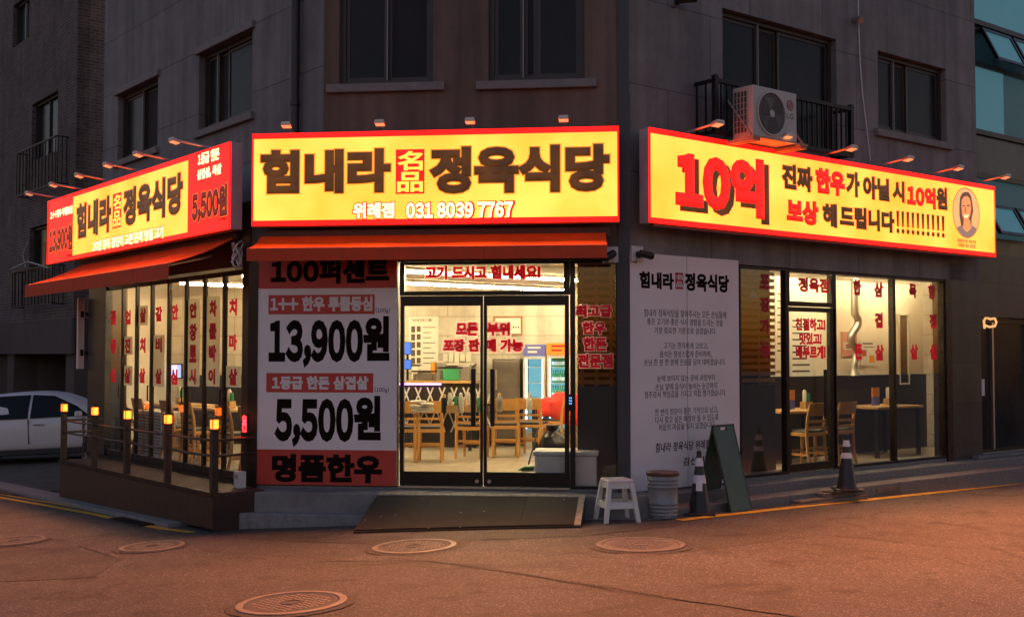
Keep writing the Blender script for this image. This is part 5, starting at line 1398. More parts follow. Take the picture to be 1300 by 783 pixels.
for o, lb in FLU:
    sa = max(o, -3.1) + (1.4 if o > -1 else .7); sb = min(8.2, 8.6 + o)
    if sb - sa < .8: continue
    z = 3.27 if o > -1 else 3.04; t = thing('ceiling_light', 'long lit ' + lb, 'ceiling light', tuple(Rr.pt((sa + sb) / 2, z, o)), 'tube lamps under the restaurant ceiling')
    MB().box(Rr, sa, sb, z + .02, z + .06, o - .035, o + .035).build('housing', M['tube_case'], t)
    MB().tube([Rr.pt(sa + .03, z, o), Rr.pt(sb - .03, z, o)], .02, 8).build('tube', M['tube'], t)
    hw = MB()
    for k in (.15, .85): hw.tube([Rr.pt(sa + (sb - sa) * k, z + .06, o), Rr.pt(sa + (sb - sa) * k, ZC, o)], .005, 5)
    hw.build('hanger', M['steel'], t)
# ducts and beams under the ceiling
for i, (o, s0, s1, r_) in enumerate(((-.6, .5, 8.4, .12), (-4.4, -2.6, 4.4, .16))):
    pts = [Rr.pt(s0 + (s1 - s0) * k / 10, 3.22, o) for k in range(11)]
    tag(recentre(MB().tube(pts, r_, 14).build('air_duct', M['silver'], smooth=True)), ['round silver air duct under the ceiling behind the right windows', 'larger silver air duct under the ceiling in the middle'][i], 'air duct', 'ceiling air ducts')
# flexible exhaust hose behind the right window
hp = []
for k in range(30):
    y = 362 + k * 3.6; x = 1085 + 4.5 * math.sin(max(0, k - 10) * .55) * (1 if k < 25 else .3)
    s, z = at(Rr, x, y, -1.1); hp.append(Rr.pt(s, z, -1.1))
hp.insert(0, Rr.pt(at(Rr, 1085, 362, -1.1)[0], ZC, -1.1))
t = thing('exhaust_hose', 'silver flexible exhaust hose hanging behind the right window', 'exhaust hose', tuple(hp[0]))
MB().tube(hp, [.055 + .006 * (i % 2) for i in range(len(hp))], 12).build('hose', M['silver'], t, smooth=True)
MB().lathe(tuple(hp[-1]), [(.05, .02), (.055, -.04), (.10, -.12), (.095, -.12)], 16).build('hood', M['silver'], t, smooth=True)

# slatted screens at the corner
M['slat_light_block'] = vinyl('added dark backing film', (.06, .03, .014), .3)
def screen(fr, s0, s1, zlo, label, edge_left):
    t = thing('slatted_screen', label, 'screen', tuple(fr.pt((s0 + s1) / 2, ZF, -.4)), 'slatted screens inside the corner')
    mb = MB(); z = zlo + .03; n = 0
    while z < ZT + .1:
        mb.box(fr, s0, s1, z, z + .05, -.45, -.42); z += .088; n += 1
    mb.build('slats', M['slat'], t)
    mb = MB()
    for k in (.12, .5, .9): s = s0 + (s1 - s0) * k; mb.box(fr, s - .02, s + .02, zlo, ZC - .02, -.49, -.451)
    mb.build('battens', M['slat'], t)
    MB().box(fr, s0 + .0, s1, zlo, ZC - .004, -.508, -.5).build('backing', M['slat_light_block'], t)  # added sheet: holds back interior light between and above the slats
    MB().box(fr, s0 - .0, s1, ZF, zlo, -.5, -.42).build('base_panel', M['panel_dark'], t)
s0 = at(F, 733, 450, -.42)[0]; s1 = SR - .175
screen(F, s0, s1, at(F, 750, 491, -.42)[1], 'brown slatted screen behind the narrow side window', True)
s1 = at(Rr, 984, 450, -.42)[0]
screen(Rr, .19, s1, at(Rr, 960, 488, -.42)[1], 'brown slatted screen behind the window beside the white notice', False)
# pendant lamp
s, z = at(Rr, 955, 376, -.25)
t = thing('pendant_lamp', 'small cream pendant lamp hanging in the window beside the white notice', 'pendant lamp', tuple(Rr.pt(s, z, -.25)))
MB().lathe(tuple(Rr.pt(s, z, -.25)), [(.075, -.02), (.07, .0), (.03, .05), (.018, .09), (.008, .09)], 18).build('shade', M['sign_box'], t, smooth=True)
MB().tube([Rr.pt(s, z + .09, -.25), Rr.pt(s, ZC, -.25)], .004, 5).build('cord', M['ink'], t)
# partition behind the right windows
OP = -1.35
M['beige'] = mat('beige painted partition', (.78, .71, .57), .7, noise=(1.5, .06))
zw_ = 1.66
spt = 3.5
pt_ = thing('partition', 'beige partition wall with dark lower half behind the right windows', 'partition', tuple(Rr.pt(6, ZF, OP)))
MB().box(Rr, spt, 9.3, zw_, ZC - .3, OP - .08, OP).build('upper_panel', M['beige'], pt_)
MB().box(Rr, spt, 9.3, ZF, zw_ - .002, OP - .08, OP + .03).build('wainscot', M['panel_dark'], pt_)
sa, sb = at(Rr, 1180, 400, OP)[0], at(Rr, 1198, 400, OP)[0]
MB().box(Rr, sa, sb, zw_ + .01, ZC - .3, OP, OP + .05).build('stone_strip', mat('speckled grey stone', (.22, .2, .17), .7, noise=(60, .5)), pt_)
def poster(name, label, fr, o, x0, y0, x1, y1, m='paper', lines=(), bands=(), cat='poster', frame=None):
    t = thing(name, label, cat, tuple(fr.pt(*at(fr, (x0 + x1) / 2, y1, o), o)))
    MB().pbox(fr, x0, y0, x1, y1, o, o + .012).build('sheet', M[m], t)
    if lines:
        mb = MB()
        for (a, b_, c_, d) in lines: mb.pbox(fr, a, b_, c_, d, o, o + .0135)
        mb.build('print', M['ink'], t)
    for mm, (a, b_, c_, d) in bands: MB().pbox(fr, a, b_, c_, d, o, o + .0145).build('colour_field', M[mm], t)
    if frame:
        s0, z1 = at(fr, x0, y0, o); s1, z0 = at(fr, x1, y1, o); mb = MB(); frame_ring(mb, fr, s0 - .02, s1 + .02, z0 - .02, z1 + .02, o, o + .03, .03, .03, .03, .03); mb.build('frame', M[frame], t)
    return t
M['pig_pink'] = mat('pale pink print', (.62, .30, .24), .6); M['meat_red'] = mat('meat red print', (.45, .10, .06), .6)
M['blue_print'] = mat('blue print', (.10, .12, .45), .5); M['orange_print'] = mat('orange print', (.75, .28, .03), .5); M['green_print'] = mat('green print', (.03, .28, .12), .5)
O_ = OP + .002
random.seed(3)
poster('menu_board', 'white menu board with red line on the beige wall behind the right door', Rr, O_, 1003, 392, 1033, 484, lines=[(1006, 406 + i * 8, 1006 + random.choice((12, 18, 22)), 408 + i * 8) for i in range(9)], bands=[('red_ink', (1003, 481, 1033, 483))], cat='menu board')
poster('menu_board', 'tall white price list beside the slatted screen on the right', Rr, O_, 984, 350, 1000.5, 470, lines=[(987, 372 + i * 9, 987 + random.choice((6, 9)), 374 + i * 9) for i in range(9)], cat='menu board')
poster('meat_poster', 'pink pig cut poster left of the exhaust hose', Rr, O_, 1068, 421, 1088, 452, 'pig_pink', bands=[('paper', (1071, 434, 1084, 444)), ('meat_red', (1073, 437, 1081, 442))])
poster('meat_poster', 'cream beef cut poster right of the exhaust hose', Rr, O_, 1092, 432, 1112, 464, 'paper', lines=[(1095, 435, 1108, 437), (1096, 440, 1110, 441)], bands=[('meat_red', (1094, 444, 1100, 452)), ('orange_print', (1104, 451, 1110, 460))])
poster('banner_strip', 'long white strip with red lower edge under the meat posters', Rr, O_, 1066, 481, 1124, 497, lines=[(1070 + i * 4.6, 485.5, 1073 + i * 4.6, 488) for i in range(11)], bands=[('red_ink', (1066, 493, 1124, 496))], cat='banner')
poster('switch_plate', 'small cream switch plate on the beige wall behind the right window', Rr, O_, 1167, 476, 1173, 487, 'tube_case', cat='switch')
t = thing('serving_hatch', 'rounded framed opening in the beige wall behind the right window', 'hatch', tuple(Rr.pt(*at(Rr, 1147, 490, O_), O_)))
s0, z1 = at(Rr, 1139, 398, O_); s1, z0 = at(Rr, 1153, 488, O_)
mb = MB(); frame_ring(mb, Rr, s0, s1, z0, z1, O_, O_ + .04, .03, .03, .03, .03); mb.build('frame', M['tube_case'], t, bevel=.01)
MB().box(Rr, s0 + .03, s1 - .03, z0 + .03, z1 - .03, O_, O_ + .01).build('panel', M['steel_dark'], t)
# back wall items
OB = OBK + .004
poster('wall_poster', 'long white poster with small photographs on the rear wall left of the doors', F, OB, 519, 402, 556, 472, lines=[(537, 415 + i * 6.5, 537 + random.choice((10, 14, 16)), 416 + i * 6.5) for i in range(8)] + [(522, 414 + i * 10, 527, 422 + i * 10) for i in range(5)] + [(529, 414 + i * 10, 534, 421 + i * 10) for i in range(5)])
letters('heading', [o for o in COL.objects if o.name.startswith('wall_poster')][0], F, [('"20년간의 기록"', 522, 404.5, 408.5, 549)], M['ink'], .03, OB + .0125, .002)
poster('picture_frame', 'brown framed white picture on the rear concrete wall', F, OB, 628, 403, 662, 424, lines=[(651, 414, 653, 416.5), (654.5, 414, 656, 416.5), (657.5, 414, 659, 416.5)], cat='picture', frame='slat')
def fridge(xa, xb, ytop, yhead, mhead, label, bottles):
    o1 = OBK + .75; o0 = OBK + .05
    s0, zt = at(F, xa, ytop, o1); s1 = at(F, xb, ytop, o1)[0]; zh_ = at(F, xa, yhead, o1)[1]
    t = thing('drinks_fridge', label, 'fridge', tuple(F.pt((s0 + s1) / 2, ZF, (o0 + o1) / 2)))
    mb = MB(); e = .04
    mb.box(F, s0, s0 + e, ZF, zt, o0, o1); mb.box(F, s1 - e, s1, ZF, zt, o0, o1); mb.box(F, s0 + e, s1 - e, zt - e, zt, o0, o1); mb.box(F, s0 + e, s1 - e, ZF, ZF + .25, o0, o1); mb.box(F, s0 + e, s1 - e, ZF + .25, zt - e, o0, o0 + .04)
    mb.build('cabinet', M['white_plastic'], t)
    MB().box(F, s0, s1, zh_, zt - .003, o1 + .001, o1 + .02).build('header', M[mhead], t)
    mb = MB()
    for i in range(2): mb.box(F, s0 + .08, s1 - .08 - .06 * i, zt - .07 - .07 * i, zt - .04 - .07 * i, o1 + .02, o1 + .022)
    mb.build('header_print', M['paper'] if mhead == 'blue_print' else M['red_ink'], t)
    led = MB()
    for s in (s0 + e, s1 - e - .02): led.box(F, s, s + .02, ZF + .3, zh_ - .05, o1 - .06, o1 - .04)
    led.build('led_strip', M['fridge_led'], t)
    MB().box(F, s0 + e, s1 - e, ZF + .26, zt - e - .01, o0 + .041, o0 + .05).build('glow_back', M['fridge_back'], t)
    sh = MB()
    for i in range(5): sh.box(F, s0 + e, s1 - e, ZF + .27 + i * .26, ZF + .28 + i * .26, o0 + .05, o1 - .08)
    sh.build('shelves', M['tube_case'], t)
    dr = MB(); frame_ring(dr, F, s0 + .01, s1 - .01, ZF + .2, zh_ - .01, o1 + .001, o1 + .03, .035, .035, .035, .035); d_ = dr.build('door', M['tube_case'], t)
    MB().box(F, s0 + .045, s1 - .045, ZF + .235, zh_ - .045, o1 + .01, o1 + .018).build('pane', M['glass'], d_)
    if bottles:
        first = None
        for i in range(2, 5):
            for j in range(6):
                for k in range(1):
                    c = F.pt(s0 + .1 + j * (s1 - s0 - .2) / 5, ZF + .281 + i * .26, o1 - .15)
                    if first is None:
                        first = MB().lathe(tuple(c), [(.028, 0), (.03, .01), (.03, .12), (.012, .16), (.012, .2), (.014, .2), (.014, .21)], 10).build('drink_bottle', M['bottle'], smooth=True)
                        recentre(first); b_ = first
                        tag(b_, 'green glass bottle on a shelf of the orange topped fridge', 'bottle', 'green bottles in the fridge')
                        lb = MB().lathe(tuple(c), [(.0305, .03), (.0305, .09)], 10, False).build('paper_label', M['paper'], b_)
                    else:
                        b_ = copy_tree(first); b_.location = c
    return t
M['fridge_back'] = mat('glowing fridge back panel', (.4, .6, .65), .5, emit=(.22, .62, .80), es=.75)  # back panel made to glow so the fridge inside looks lit
M['fridge_led'] = mat('cold fridge led', (.5, .7, .8), .4, emit=(.35, .75, 1.0), es=14)
M['bottle'] = mat('green bottle glass', (.03, .22, .08), .15)
fridge(664, 692.5, 437, 452, 'blue_print', 'lit drinks fridge with blue header on the rear wall', False)
fridge(694, 724, 435, 451, 'orange_print', 'lit fridge of green bottles with orange header beside the blue topped fridge', True)
t = thing('steel_fridge', 'dark stainless kitchen fridge left of the drinks fridges', 'fridge', tuple(F.pt(*at(F, 642, 520, OBK + .7), OBK + .4)))
s0, zt = at(F, 625, 455, OBK + .7); s1 = at(F, 660, 455, OBK + .7)[0]
MB().box(F, s0, s1, ZF + .1, zt, OBK + .05, OBK + .7).build('body', M['steel_dark'], t, bevel=.01)
for a, b_ in ((ZF + .14, (ZF + zt) / 2 - .01), ((ZF + zt) / 2 + .01, zt - .04)):
    d_ = MB().box(F, s0 + .03, s1 - .03, a, b_, OBK + .701, OBK + .73).build('door', M['steel_dark'], t, bevel=.006)
    MB().box(F, s0 + .06, s0 + .085, a + .2, b_ - .15, OBK + .731, OBK + .76).build('handle', M['steel'], d_)
# serving counter with purple light and screens
oc = OBK + 1.0
s0 = at(F, 480, 484, oc)[0]; s1, zt = at(F, 603, 484, oc)
ct = thing('serving_counter', 'serving counter with purple light strip and white lattice front', 'counter', tuple(F.pt((s0 + s1) / 2, ZF, oc)))
MB().box(F, s0, s1, ZF, zt - .03, oc - .5, oc - .04).build('body', M['panel_dark'], ct)
MB().box(F, s0 - .03, s1 + .03, zt - .03, zt + .01, oc - .55, oc + .05).build('top', M['wood_top'], ct)
M['purple'] = mat('purple led strip', (.4, .2, .6), .4, emit=(.55, .22, 1.0), es=7)
MB().box(F, s0, at(F, 560, 484, oc)[0], zt - .06, zt - .032, oc + .0, oc + .02).build('led_strip', M['purple'], ct)
mb = MB()
for i in range(10):
    s = at(F, 512, 500, oc)[0] + i * .2 - .6
    mb.tube([F.pt(s, ZF + .25, oc), F.pt(s + .3, zt - .1, oc)], .014, 5); mb.tube([F.pt(s + .3, ZF + .25, oc), F.pt(s, zt - .1, oc)], .014, 5)
mb.build('lattice', M['white_plastic'], ct)
M['screen_blue'] = mat('lit blue screen', (.02, .05, .2), .3, emit=(.03, .16, .85), es=1.6)
for i, (y0, y1) in enumerate(((434, 450), (456, 469))):
    t = thing('order_screen', ['upper small blue order screen at the left edge of the doors', 'lower small blue order screen at the left edge of the doors'][i], 'screen', tuple(F.pt(*at(F, 517, y1, oc - .3), oc - .3)))
    MB().pbox(F, 513, y0, 522, y1, oc - .34, oc - .3).build('case', M['black_frame'], t); MB().pbox(F, 513.8, y0 + .8, 521.2, y1 - .8, oc - .3, oc - .298).build('display', M['screen_blue'], t)
    s, z = at(F, 517, y1, oc - .32); MB().box(F, s - .02, s + .02, zt + .01 if i else z - .12, z, oc - .36, oc - .342).build('stand', M['black_frame'], t)
random.seed(11)
for i, (x, m, w_, h, lb) in enumerate(((540, 'steel_dark', .42, .14, 'dark rice cooker shaped case on the serving counter'), (551, 'orange_print', .08, .3, 'orange upright pack on the serving counter'), (573, 'green_print', .4, .2, 'green crate at the right end of the serving counter'), (590, 'steel', .2, .26, 'steel container on the serving counter by the door handle'), (528, 'paper', .12, .24, 'white box on the serving counter under the wall poster'), (560, 'steel', .14, .3, 'tall steel pot on the serving counter beside the orange pack'))):
    s = at(F, x, 480, oc - .2)[0]; t = thing('counter_item', lb, 'container', tuple(F.pt(s, zt + .01, oc - .2)))
    MB().box(F, s - w_ / 2, s + w_ / 2, zt + .01, zt + .01 + h, oc - .35, oc - .1).build('body', M[m], t, bevel=.02); MB().box(F, s - w_ / 2 - .008, s + w_ / 2 + .008, zt + h + .011, zt + h + .035, oc - .36, oc - .09).build('lid', M['tube_case'] if i % 2 else M['black_frame'], t, bevel=.006)
t = thing('kitchen_shelf', 'white shelf of supplies on the rear wall behind the door lettering', 'shelf', tuple(F.pt(*at(F, 583, 462, OB), OB)))
MB().pbox(F, 563, 461, 602, 463.5, OB, OB + .35).build('board', M['white_plastic'], t)
mb = MB(); s0, z0 = at(F, 566, 461, OB + .2)
for i in range(5): mb.boxc(tuple(F.pt(s0 + i * .1, z0 + .10, OB + .2)), (.08, .12, .12 + .03 * (i % 3)), F.ang)
mb.build('supplies', M['tube_case'], t)
# chairs and tables
ch0 = thing('dining_chair', 'x', 'chair')
CF = Frame((0, 0), 1, 0)
wd = M['wood']
MB().boxc((0, 0, .445), (.42, .41, .05)).build('seat_frame', wd, ch0, bevel=.008); MB().boxc((0, 0, .485), (.40, .39, .04)).build('seat', M['black_pad'], ch0, bevel=.015)
for sx_ in (-1, 1):
    MB().taper((sx_ * .18, .18, 0), (.03, .03), (sx_ * .185, .175, .42), (.042, .042)).build('leg', wd, ch0)
    MB().tube([(sx_ * .185, -.25, 0), (sx_ * .188, -.20, .2), (sx_ * .19, -.185, .45), (sx_ * .188, -.20, .65), (sx_ * .185, -.25, .86)], [.018, .023, .025, .022, .017], 6).build('leg', wd, ch0, smooth=True)
def curved(z0, z1, t0, y0, y1, nm, dep=.05):
    mb = MB(); n = 8; vs = []
    for (z, y) in ((z0, y0), (z1, y1)):
        for i in range(n + 1):
            x = -.19 + .38 * i / n; c = -dep * (1 - (x / .19) ** 2)
            vs += [(x, y + c - t0, z), (x, y + c + t0, z)]
    m_ = 2 * (n + 1); fs = []
    for i in range(n):
        a = 2 * i; fs += [(a, a + 2, m_ + a + 2, m_ + a), (a + 1, m_ + a + 1, m_ + a + 3, a + 3), (m_ + a, m_ + a + 2, m_ + a + 3, m_ + a + 1), (a, a + 1, a + 3, a + 2)]
    fs += [(0, m_, m_ + 1, 1), (m_ - 2, m_ - 1, 2 * m_ - 1, 2 * m_ - 2)]
    mb.add(vs, fs).build(nm, wd, ch0, smooth=True)
curved(.70, .87, .011, -.215, -.25, 'top_rail'); curved(.60, .635, .009, -.195, -.2, 'back_slat', .035); curved(.52, .55, .009, -.19, -.192, 'back_slat', .03)
mb = MB(); mb.boxc((0, .178, .2), (.34, .02, .03)); mb.boxc((0, -.19, .26), (.35, .02, .03))
for sx_ in (-1, 1): mb.boxc((sx_ * .185, -.01, .17), (.02, .36, .03))
mb.build('stretcher', wd, ch0)
tb0 = thing('dining_table', 'x', 'table')
MB().boxc((0, 0, .735), (1.2, .7, .035)).build('table_top', M['wood_top'], tb0, bevel=.005)
for sx_ in (-1, 1):
    for sy_ in (-1, 1): MB().boxc((sx_ * .54, sy_ * .29, .358), (.05, .05, .716)).build('leg', M['black_metal'], tb0)
mb = MB(); mb.boxc((0, .29, .70), (1.03, .03, .04)); mb.boxc((0, -.29, .70), (1.03, .03, .04)); mb.build('apron', M['black_metal'], tb0)
cd0 = thing('condiment_box', 'x', 'condiment box')
MB().boxc((0, 0, .05), (.16, .10, .10)).build('tray', M['wood_top'], cd0)
MB().lathe((-.04, 0, .1), [(.028, 0), (.03, .02), (.03, .14), (.015, .17)], 10).build('paper_cups', M['paper'], cd0, smooth=True)
MB().lathe((.045, .0, .1), [(.03, -.0), (.03, .10), (.02, .12)], 10).build('bottle', M['bottle'], cd0, smooth=True)
used = {}
def place(proto, p, rz, label, group):
    o = proto if proto.name not in used else copy_tree(proto)
    used[proto.name] = 1
    o.location = p; o.rotation_euler = (0, 0, rz); o['label'] = label; o['group'] = group
    return o
AF = F.ang
GC, GT = 'wooden dining chairs', 'dining tables'
fl = lambda x, y: at_z(x, y, ZF)
for x, y, rz, lb in ((545, 585, AF + .1, 'wooden chair seen from behind in the left door leaf, right of the edge chair'), (516, 585, AF + .1, 'wooden chair cut by the left edge of the glass doors'),
                     (600, 581, AF - .15, 'wooden chair behind the left door handle'), (643, 579, AF + .05, 'wooden chair seen from behind just right of the right door handle'), (702, 571, AF + 1.4, 'wooden chair turned sideways near the red cloth'),
                     (527, 555, AF + 3.1, 'wooden chair across the table from the edge chair'), (588, 553, AF + 3.2, 'wooden chair across the table behind the condiment box'), (660, 552, AF + 3.1, 'wooden chair across the second table in the right door leaf'),
                     (690, 553, AF + 3.1, 'wooden chair in front of the blue topped fridge'), (566, 556, AF + 2.9, 'wooden chair turned towards the doors left of the condiment box'), (619, 557, AF + 2.0, 'wooden chair turned sideways between the two door handles'), (676, 577, AF - .2, 'wooden chair seen from behind left of the black bag')):
    place(ch0, fl(x, y), rz, lb, GC)
for x, y, lb in ((558, 570, 'wooden dining table behind the left door leaf'), (655, 566, 'wooden dining table behind the right door leaf'), (722, 570, 'dining table under the red cloth')):
    tb_ = place(tb0, fl(x, y), AF, lb, GT)
    if x > 700: red_tb = tb_
cz = ZF + .7535
for x, y, lb in ((575, 524, 'cup and bottle box on the left dining table'), (598, 523, 'cup and bottle box on the left table next to the door handle')):
    p = at_z(x, y, cz); place(cd0, p, AF, lb, 'condiment boxes on the tables')
p = at_z(537, 524, cz)
mb = MB(); 
for k in range(5): mb.boxc((p.x + random.uniform(-.08, .08), p.y + random.uniform(-.06, .06), cz + .03 + .03 * k), (.26 - .03 * k, .2, .03), random.random())
tag(recentre(mb.build('folded_towels', M['paper'], bevel=.012, smooth=True)), 'heap of pale folded towels on the left dining table', 'towels')
# more seating behind the left and right windows
k = 0
for s, o in ((-1.3, -1.2), (-3.2, -1.2), (-5.0, -1.2)):
    c = L.pt(s, ZF, o); place(tb0, c, L.ang, ['dining table behind the nearest left window panels', 'dining table behind the middle left window panels', 'dining table behind the far left window panels'][k], GT)
    for j, (ds, rz) in enumerate(((-.35, 0), (.35, 0))):
        place(ch0, L.pt(s + ds, ZF, o + .55), L.ang + rz, 'wooden chair seen from behind at the %s table of the left windows, %s seat' % (['nearest', 'middle', 'far'][k], ['far', 'near'][j]), GC)
    place(cd0, L.pt(s + .1, cz, o), L.ang, 'cup and bottle box on the %s table of the left windows' % ['nearest', 'middle', 'far'][k], 'condiment boxes on the tables')
    k += 1
k = 0
for s in (4.15, 6.2):
    c = Rr.pt(s, ZF, -.88); place(tb0, c, Rr.ang, ['dining table behind the right side door', 'dining table behind the two widest right windows'][k], GT)
    for j, ds in enumerate((-.33, .33)):
        if k == 0: place(ch0, Rr.pt(s + ds, ZF, -.5), Rr.ang, 'wooden chair seen from behind %s, %s seat' % (['at the table by the right door', 'at the table of the right windows'][k], ['left', 'right'][j]), GC)
    place(cd0, Rr.pt(s + .25, cz, -.9), Rr.ang, ['cup and bottle box seen through the right side door', 'cup and bottle box seen through the right windows'][k], 'condiment boxes on the tables')
    t = thing('menu_stand', ['small red and blue menu stand on the table by the right door', 'small red and blue menu stand on the right window table'][k], 'menu stand', tuple(Rr.pt(s - .1, cz, -.9)), 'menu stands')
    MB().box(Rr, s - .2, s - .02, cz, cz + .13, -.91, -.89).build('lower_card', M['blue_print'], t); MB().box(Rr, s - .2, s - .02, cz + .131, cz + .27, -.91, -.89).build('upper_card', M['orange_print'], t)
    k += 1
# utensil holders and sauce bottles on the two tables by the doors
for i, (x, y, m, lb) in enumerate(((564, 524, 'black_frame', 'tall black utensil holder on the left dining table'), (585, 524, 'paper', 'white paper cup tower on the left dining table'), (634, 522, 'steel', 'steel water jug on the right dining table'), (672, 521, 'paper', 'white paper cup tower on the right dining table'), (610, 523, 'green_print', 'green sauce bottle between the door handles'))):
    p = at_z(x, y, cz); t = thing('table_item', lb, 'tableware', tuple(p)); h = (.2, .22, .2, .2, .19)[i]
    MB().lathe(tuple(p), [(.036, 0), (.042, .01), (.04, h - .03), (.03, h)], 14).build('body', M[m], t, smooth=True)
    MB().lathe((p.x, p.y, p.z + h), [(.022, .001), (.024, .03), (.01, .05)], 12).build('cap', M['wood_top'] if i % 2 == 0 else M['paper'], t, smooth=True)
# red cloth heap over the table
M['red_cloth'] = mat('red cloth', (.62, .035, .02), .8, noise=(6, .15))
random.seed(5)
bx, by = red_tb.location.x, red_tb.location.y
mb = MB(); n1, n2 = 22, 16; vs = []
for j in range(n2 + 1):
    for i in range(n1 + 1):
        u, v = i / n1 - .5, j / n2 - .5
        x, y = u * .95, v * .95
        z = ZF + .775 + .10 * max(0, 1 - (2 * u) ** 2) * max(0, 1 - (1.8 * v) ** 2) * (1 + .5 * math.sin(9 * u + 3) * math.cos(11 * v)) + .012 * math.sin(23 * u + 7 * v)
        if v < -.37: k_ = (-.37 - v) / .13; y = -.352 - .03 * k_ + .02 * math.sin(18 * u) * k_; z = ZF + .77 - .30 * k_ * (1 + .25 * math.sin(7 * u + 1))
        p = Vector((x, y, 0)); p.rotate(Matrix.Rotation(AF, 3, 'Z')); vs.append((bx + p.x, by + p.y, z))
mb.add(vs, [(j * (n1 + 1) + i, j * (n1 + 1) + i + 1, (j + 1) * (n1 + 1) + i + 1, (j + 1) * (n1 + 1) + i) for j in range(n2) for i in range(n1)])
o = mb.build('red_cloth', M['red_cloth'], smooth=True); md = o.modifiers.new('thick', 'SOLIDIFY'); md.thickness = .012; md.offset = 1
tag(recentre(o), 'bright red cloth heaped over the dining table on the right', 'cloth')
# foam box, bag, dustpan by the door
p = at_z(684, 611, ZF); s0 = (p - F.O).dot(F.u)
t = thing('foam_box', 'large white foam box on the floor just inside the right door leaf', 'box', tuple(F.pt(s0 + .35, ZF, -.45)))
mb = MB(); frame_ring(mb, Frame(F.pt(0, 0, -.12), F.u.x, F.u.y), s0, s0 + .72, ZF, ZF + .40, -.5, 0, .04, .04, .001, .05)
MB().box(F, s0, s0 + .72, ZF, ZF + .36, -.62, -.14).build('box', M['white_plastic'], t, bevel=.02); MB().box(F, s0 - .02, s0 + .74, ZF + .362, ZF + .41, -.64, -.12).build('lid', M['white_plastic'], t, bevel=.012)
p = at_z(702, 585, ZF)
bg_ = MB().lathe((p.x, p.y, ZF), [(.1, 0), (.2, .05), (.22, .2), (.17, .36), (.07, .44), (.1, .52)], 14)
for v in bg_.v: v.x += .02 * math.sin(v.z * 30 + v.y * 20); v.y += .02 * math.cos(v.z * 26 + v.x * 15)
tag(recentre(bg_.build('rubbish_bag', M['black_frame'], smooth=True)), 'black plastic bag behind the white foam box', 'bag')
p = at_z(671, 597, ZF)
t = thing('dustpan', 'bright green dustpan on the restaurant floor by the foam box', 'dustpan', tuple(p))
MB().boxc((p.x, p.y, ZF + .03), (.22, .2, .012), .4, -.3).build('pan', M['green_print'], t, bevel=.003); MB().tube([(p.x, p.y + .1, ZF + .07), (p.x + .14, p.y + .3, ZF + .55)], .011, 6).build('handle', M['black_frame'], t)
# behind the left windows: television, louvred cabinet, slatted wall, wainscot
M['tv'] = bpy.data.materials.new('lit television'); M['tv'].use_nodes = True
nt = M['tv'].node_tree; b = nt.nodes['Principled BSDF']; tc = nt.nodes.new('ShaderNodeTexCoord'); vn = nt.nodes.new('ShaderNodeTexVoronoi'); vn.inputs['Scale'].default_value = 9
nt.links.new(tc.outputs['Object'], vn.inputs['Vector']); cr = nt.nodes.new('ShaderNodeValToRGB'); e_ = cr.color_ramp.elements; e_[0].color = (.05, .25, 1, 1); e_[1].color = (.7, .8, 1, 1); x_ = e_.new(.5); x_.color = (.1, .45, .9, 1); x_ = e_.new(.7); x_.color = (.6, .3, .7, 1)
sep = nt.nodes.new('ShaderNodeSeparateColor'); nt.links.new(vn.outputs['Color'], sep.inputs[0]); nt.links.new(sep.outputs[0], cr.inputs[0])
nt.links.new(cr.outputs[0], b.inputs['Emission Color']); b.inputs['Emission Strength'].default_value = 1.5
LO = OBK + .08
t = thing('television', 'wide lit blue television behind the left windows', 'television', tuple(F.pt(*at(F, 210, 480, LO), LO)))
MB().pbox(F, 188, 461.5, 231, 480.5, LO - .05, LO).build('case', M['black_frame'], t); MB().pbox(F, 190, 463, 229.5, 479, LO, LO + .003).build('display', M['tv'], t)
t = thing('louvred_cabinet', 'white louvred cabinet low behind the left windows', 'cabinet', tuple(L.pt(*at(L, 183, 590, -.5), -.5)))
s0, zt = at(L, 175, 520, -.45); s1 = at(L, 205, 520, -.45)[0]
MB().box(L, s0, s1, ZF, zt, -.75, -.45).build('body', M['white_plastic'], t, bevel=.01)
mb = MB(); z = ZF + .08
while z < zt - .06: mb.box(L, s0 + .04, s1 - .04, z, z + .012, -.449, -.435); z += .045
mb.build('louvres', M['steel_dark'], t)
OW = OBK + .01
s0, zt = at(F, 166, 362, OW); s1, zb_ = at(F, 206, 434, OW)
t = thing('slatted_wall', 'orange lit slatted wood panel on the rear wall seen through the far left windows', 'screen', tuple(F.pt((s0 + s1) / 2, zb_, OW)))
mb = MB(); z = zb_ + .02
while z < min(zt, ZC - .1): mb.box(F, s0, s1, z, z + .06, OW + .02, OW + .05); z += .10
mb.build('slats', M['orange_slat'], t); MB().box(F, s0, s1, zb_, min(zt, ZC - .05), OW, OW + .019).build('backing', M['slat'], t)
poster('food_poster', 'small red framed meat poster behind the left windows', F, OW, 181, 496, 201, 515, 'paper', bands=[('meat_red', (184, 501, 198, 511))])
for (xa, xb, yt, lb) in ((166, 232, 482, 'dark lower wall panel under the television'), (233, 312, 448, 'dark partition board behind the nearest left window panels')):
    o_ = OBK + (.03 if xa < 200 else .7); s0, zt = at(F, xa, yt, o_); s1 = at(F, xb, yt, o_)[0]
    wn = thing('low_partition', lb, 'partition', tuple(F.pt((s0 + s1) / 2, ZF, o_)))
    if xa < 200: zt = at(F, xa, 517, o_)[1]
    else: zt = at(F, xa, 476, o_)[1]
    MB().box(F, s0, s1, ZF, zt, o_ - .025, o_).build('panel', M['panel_dark'], wn); MB().box(F, s0, s1, zt + .001, zt + .035, o_ - .027, o_ + .02).build('cap', M['wood_top'], wn)

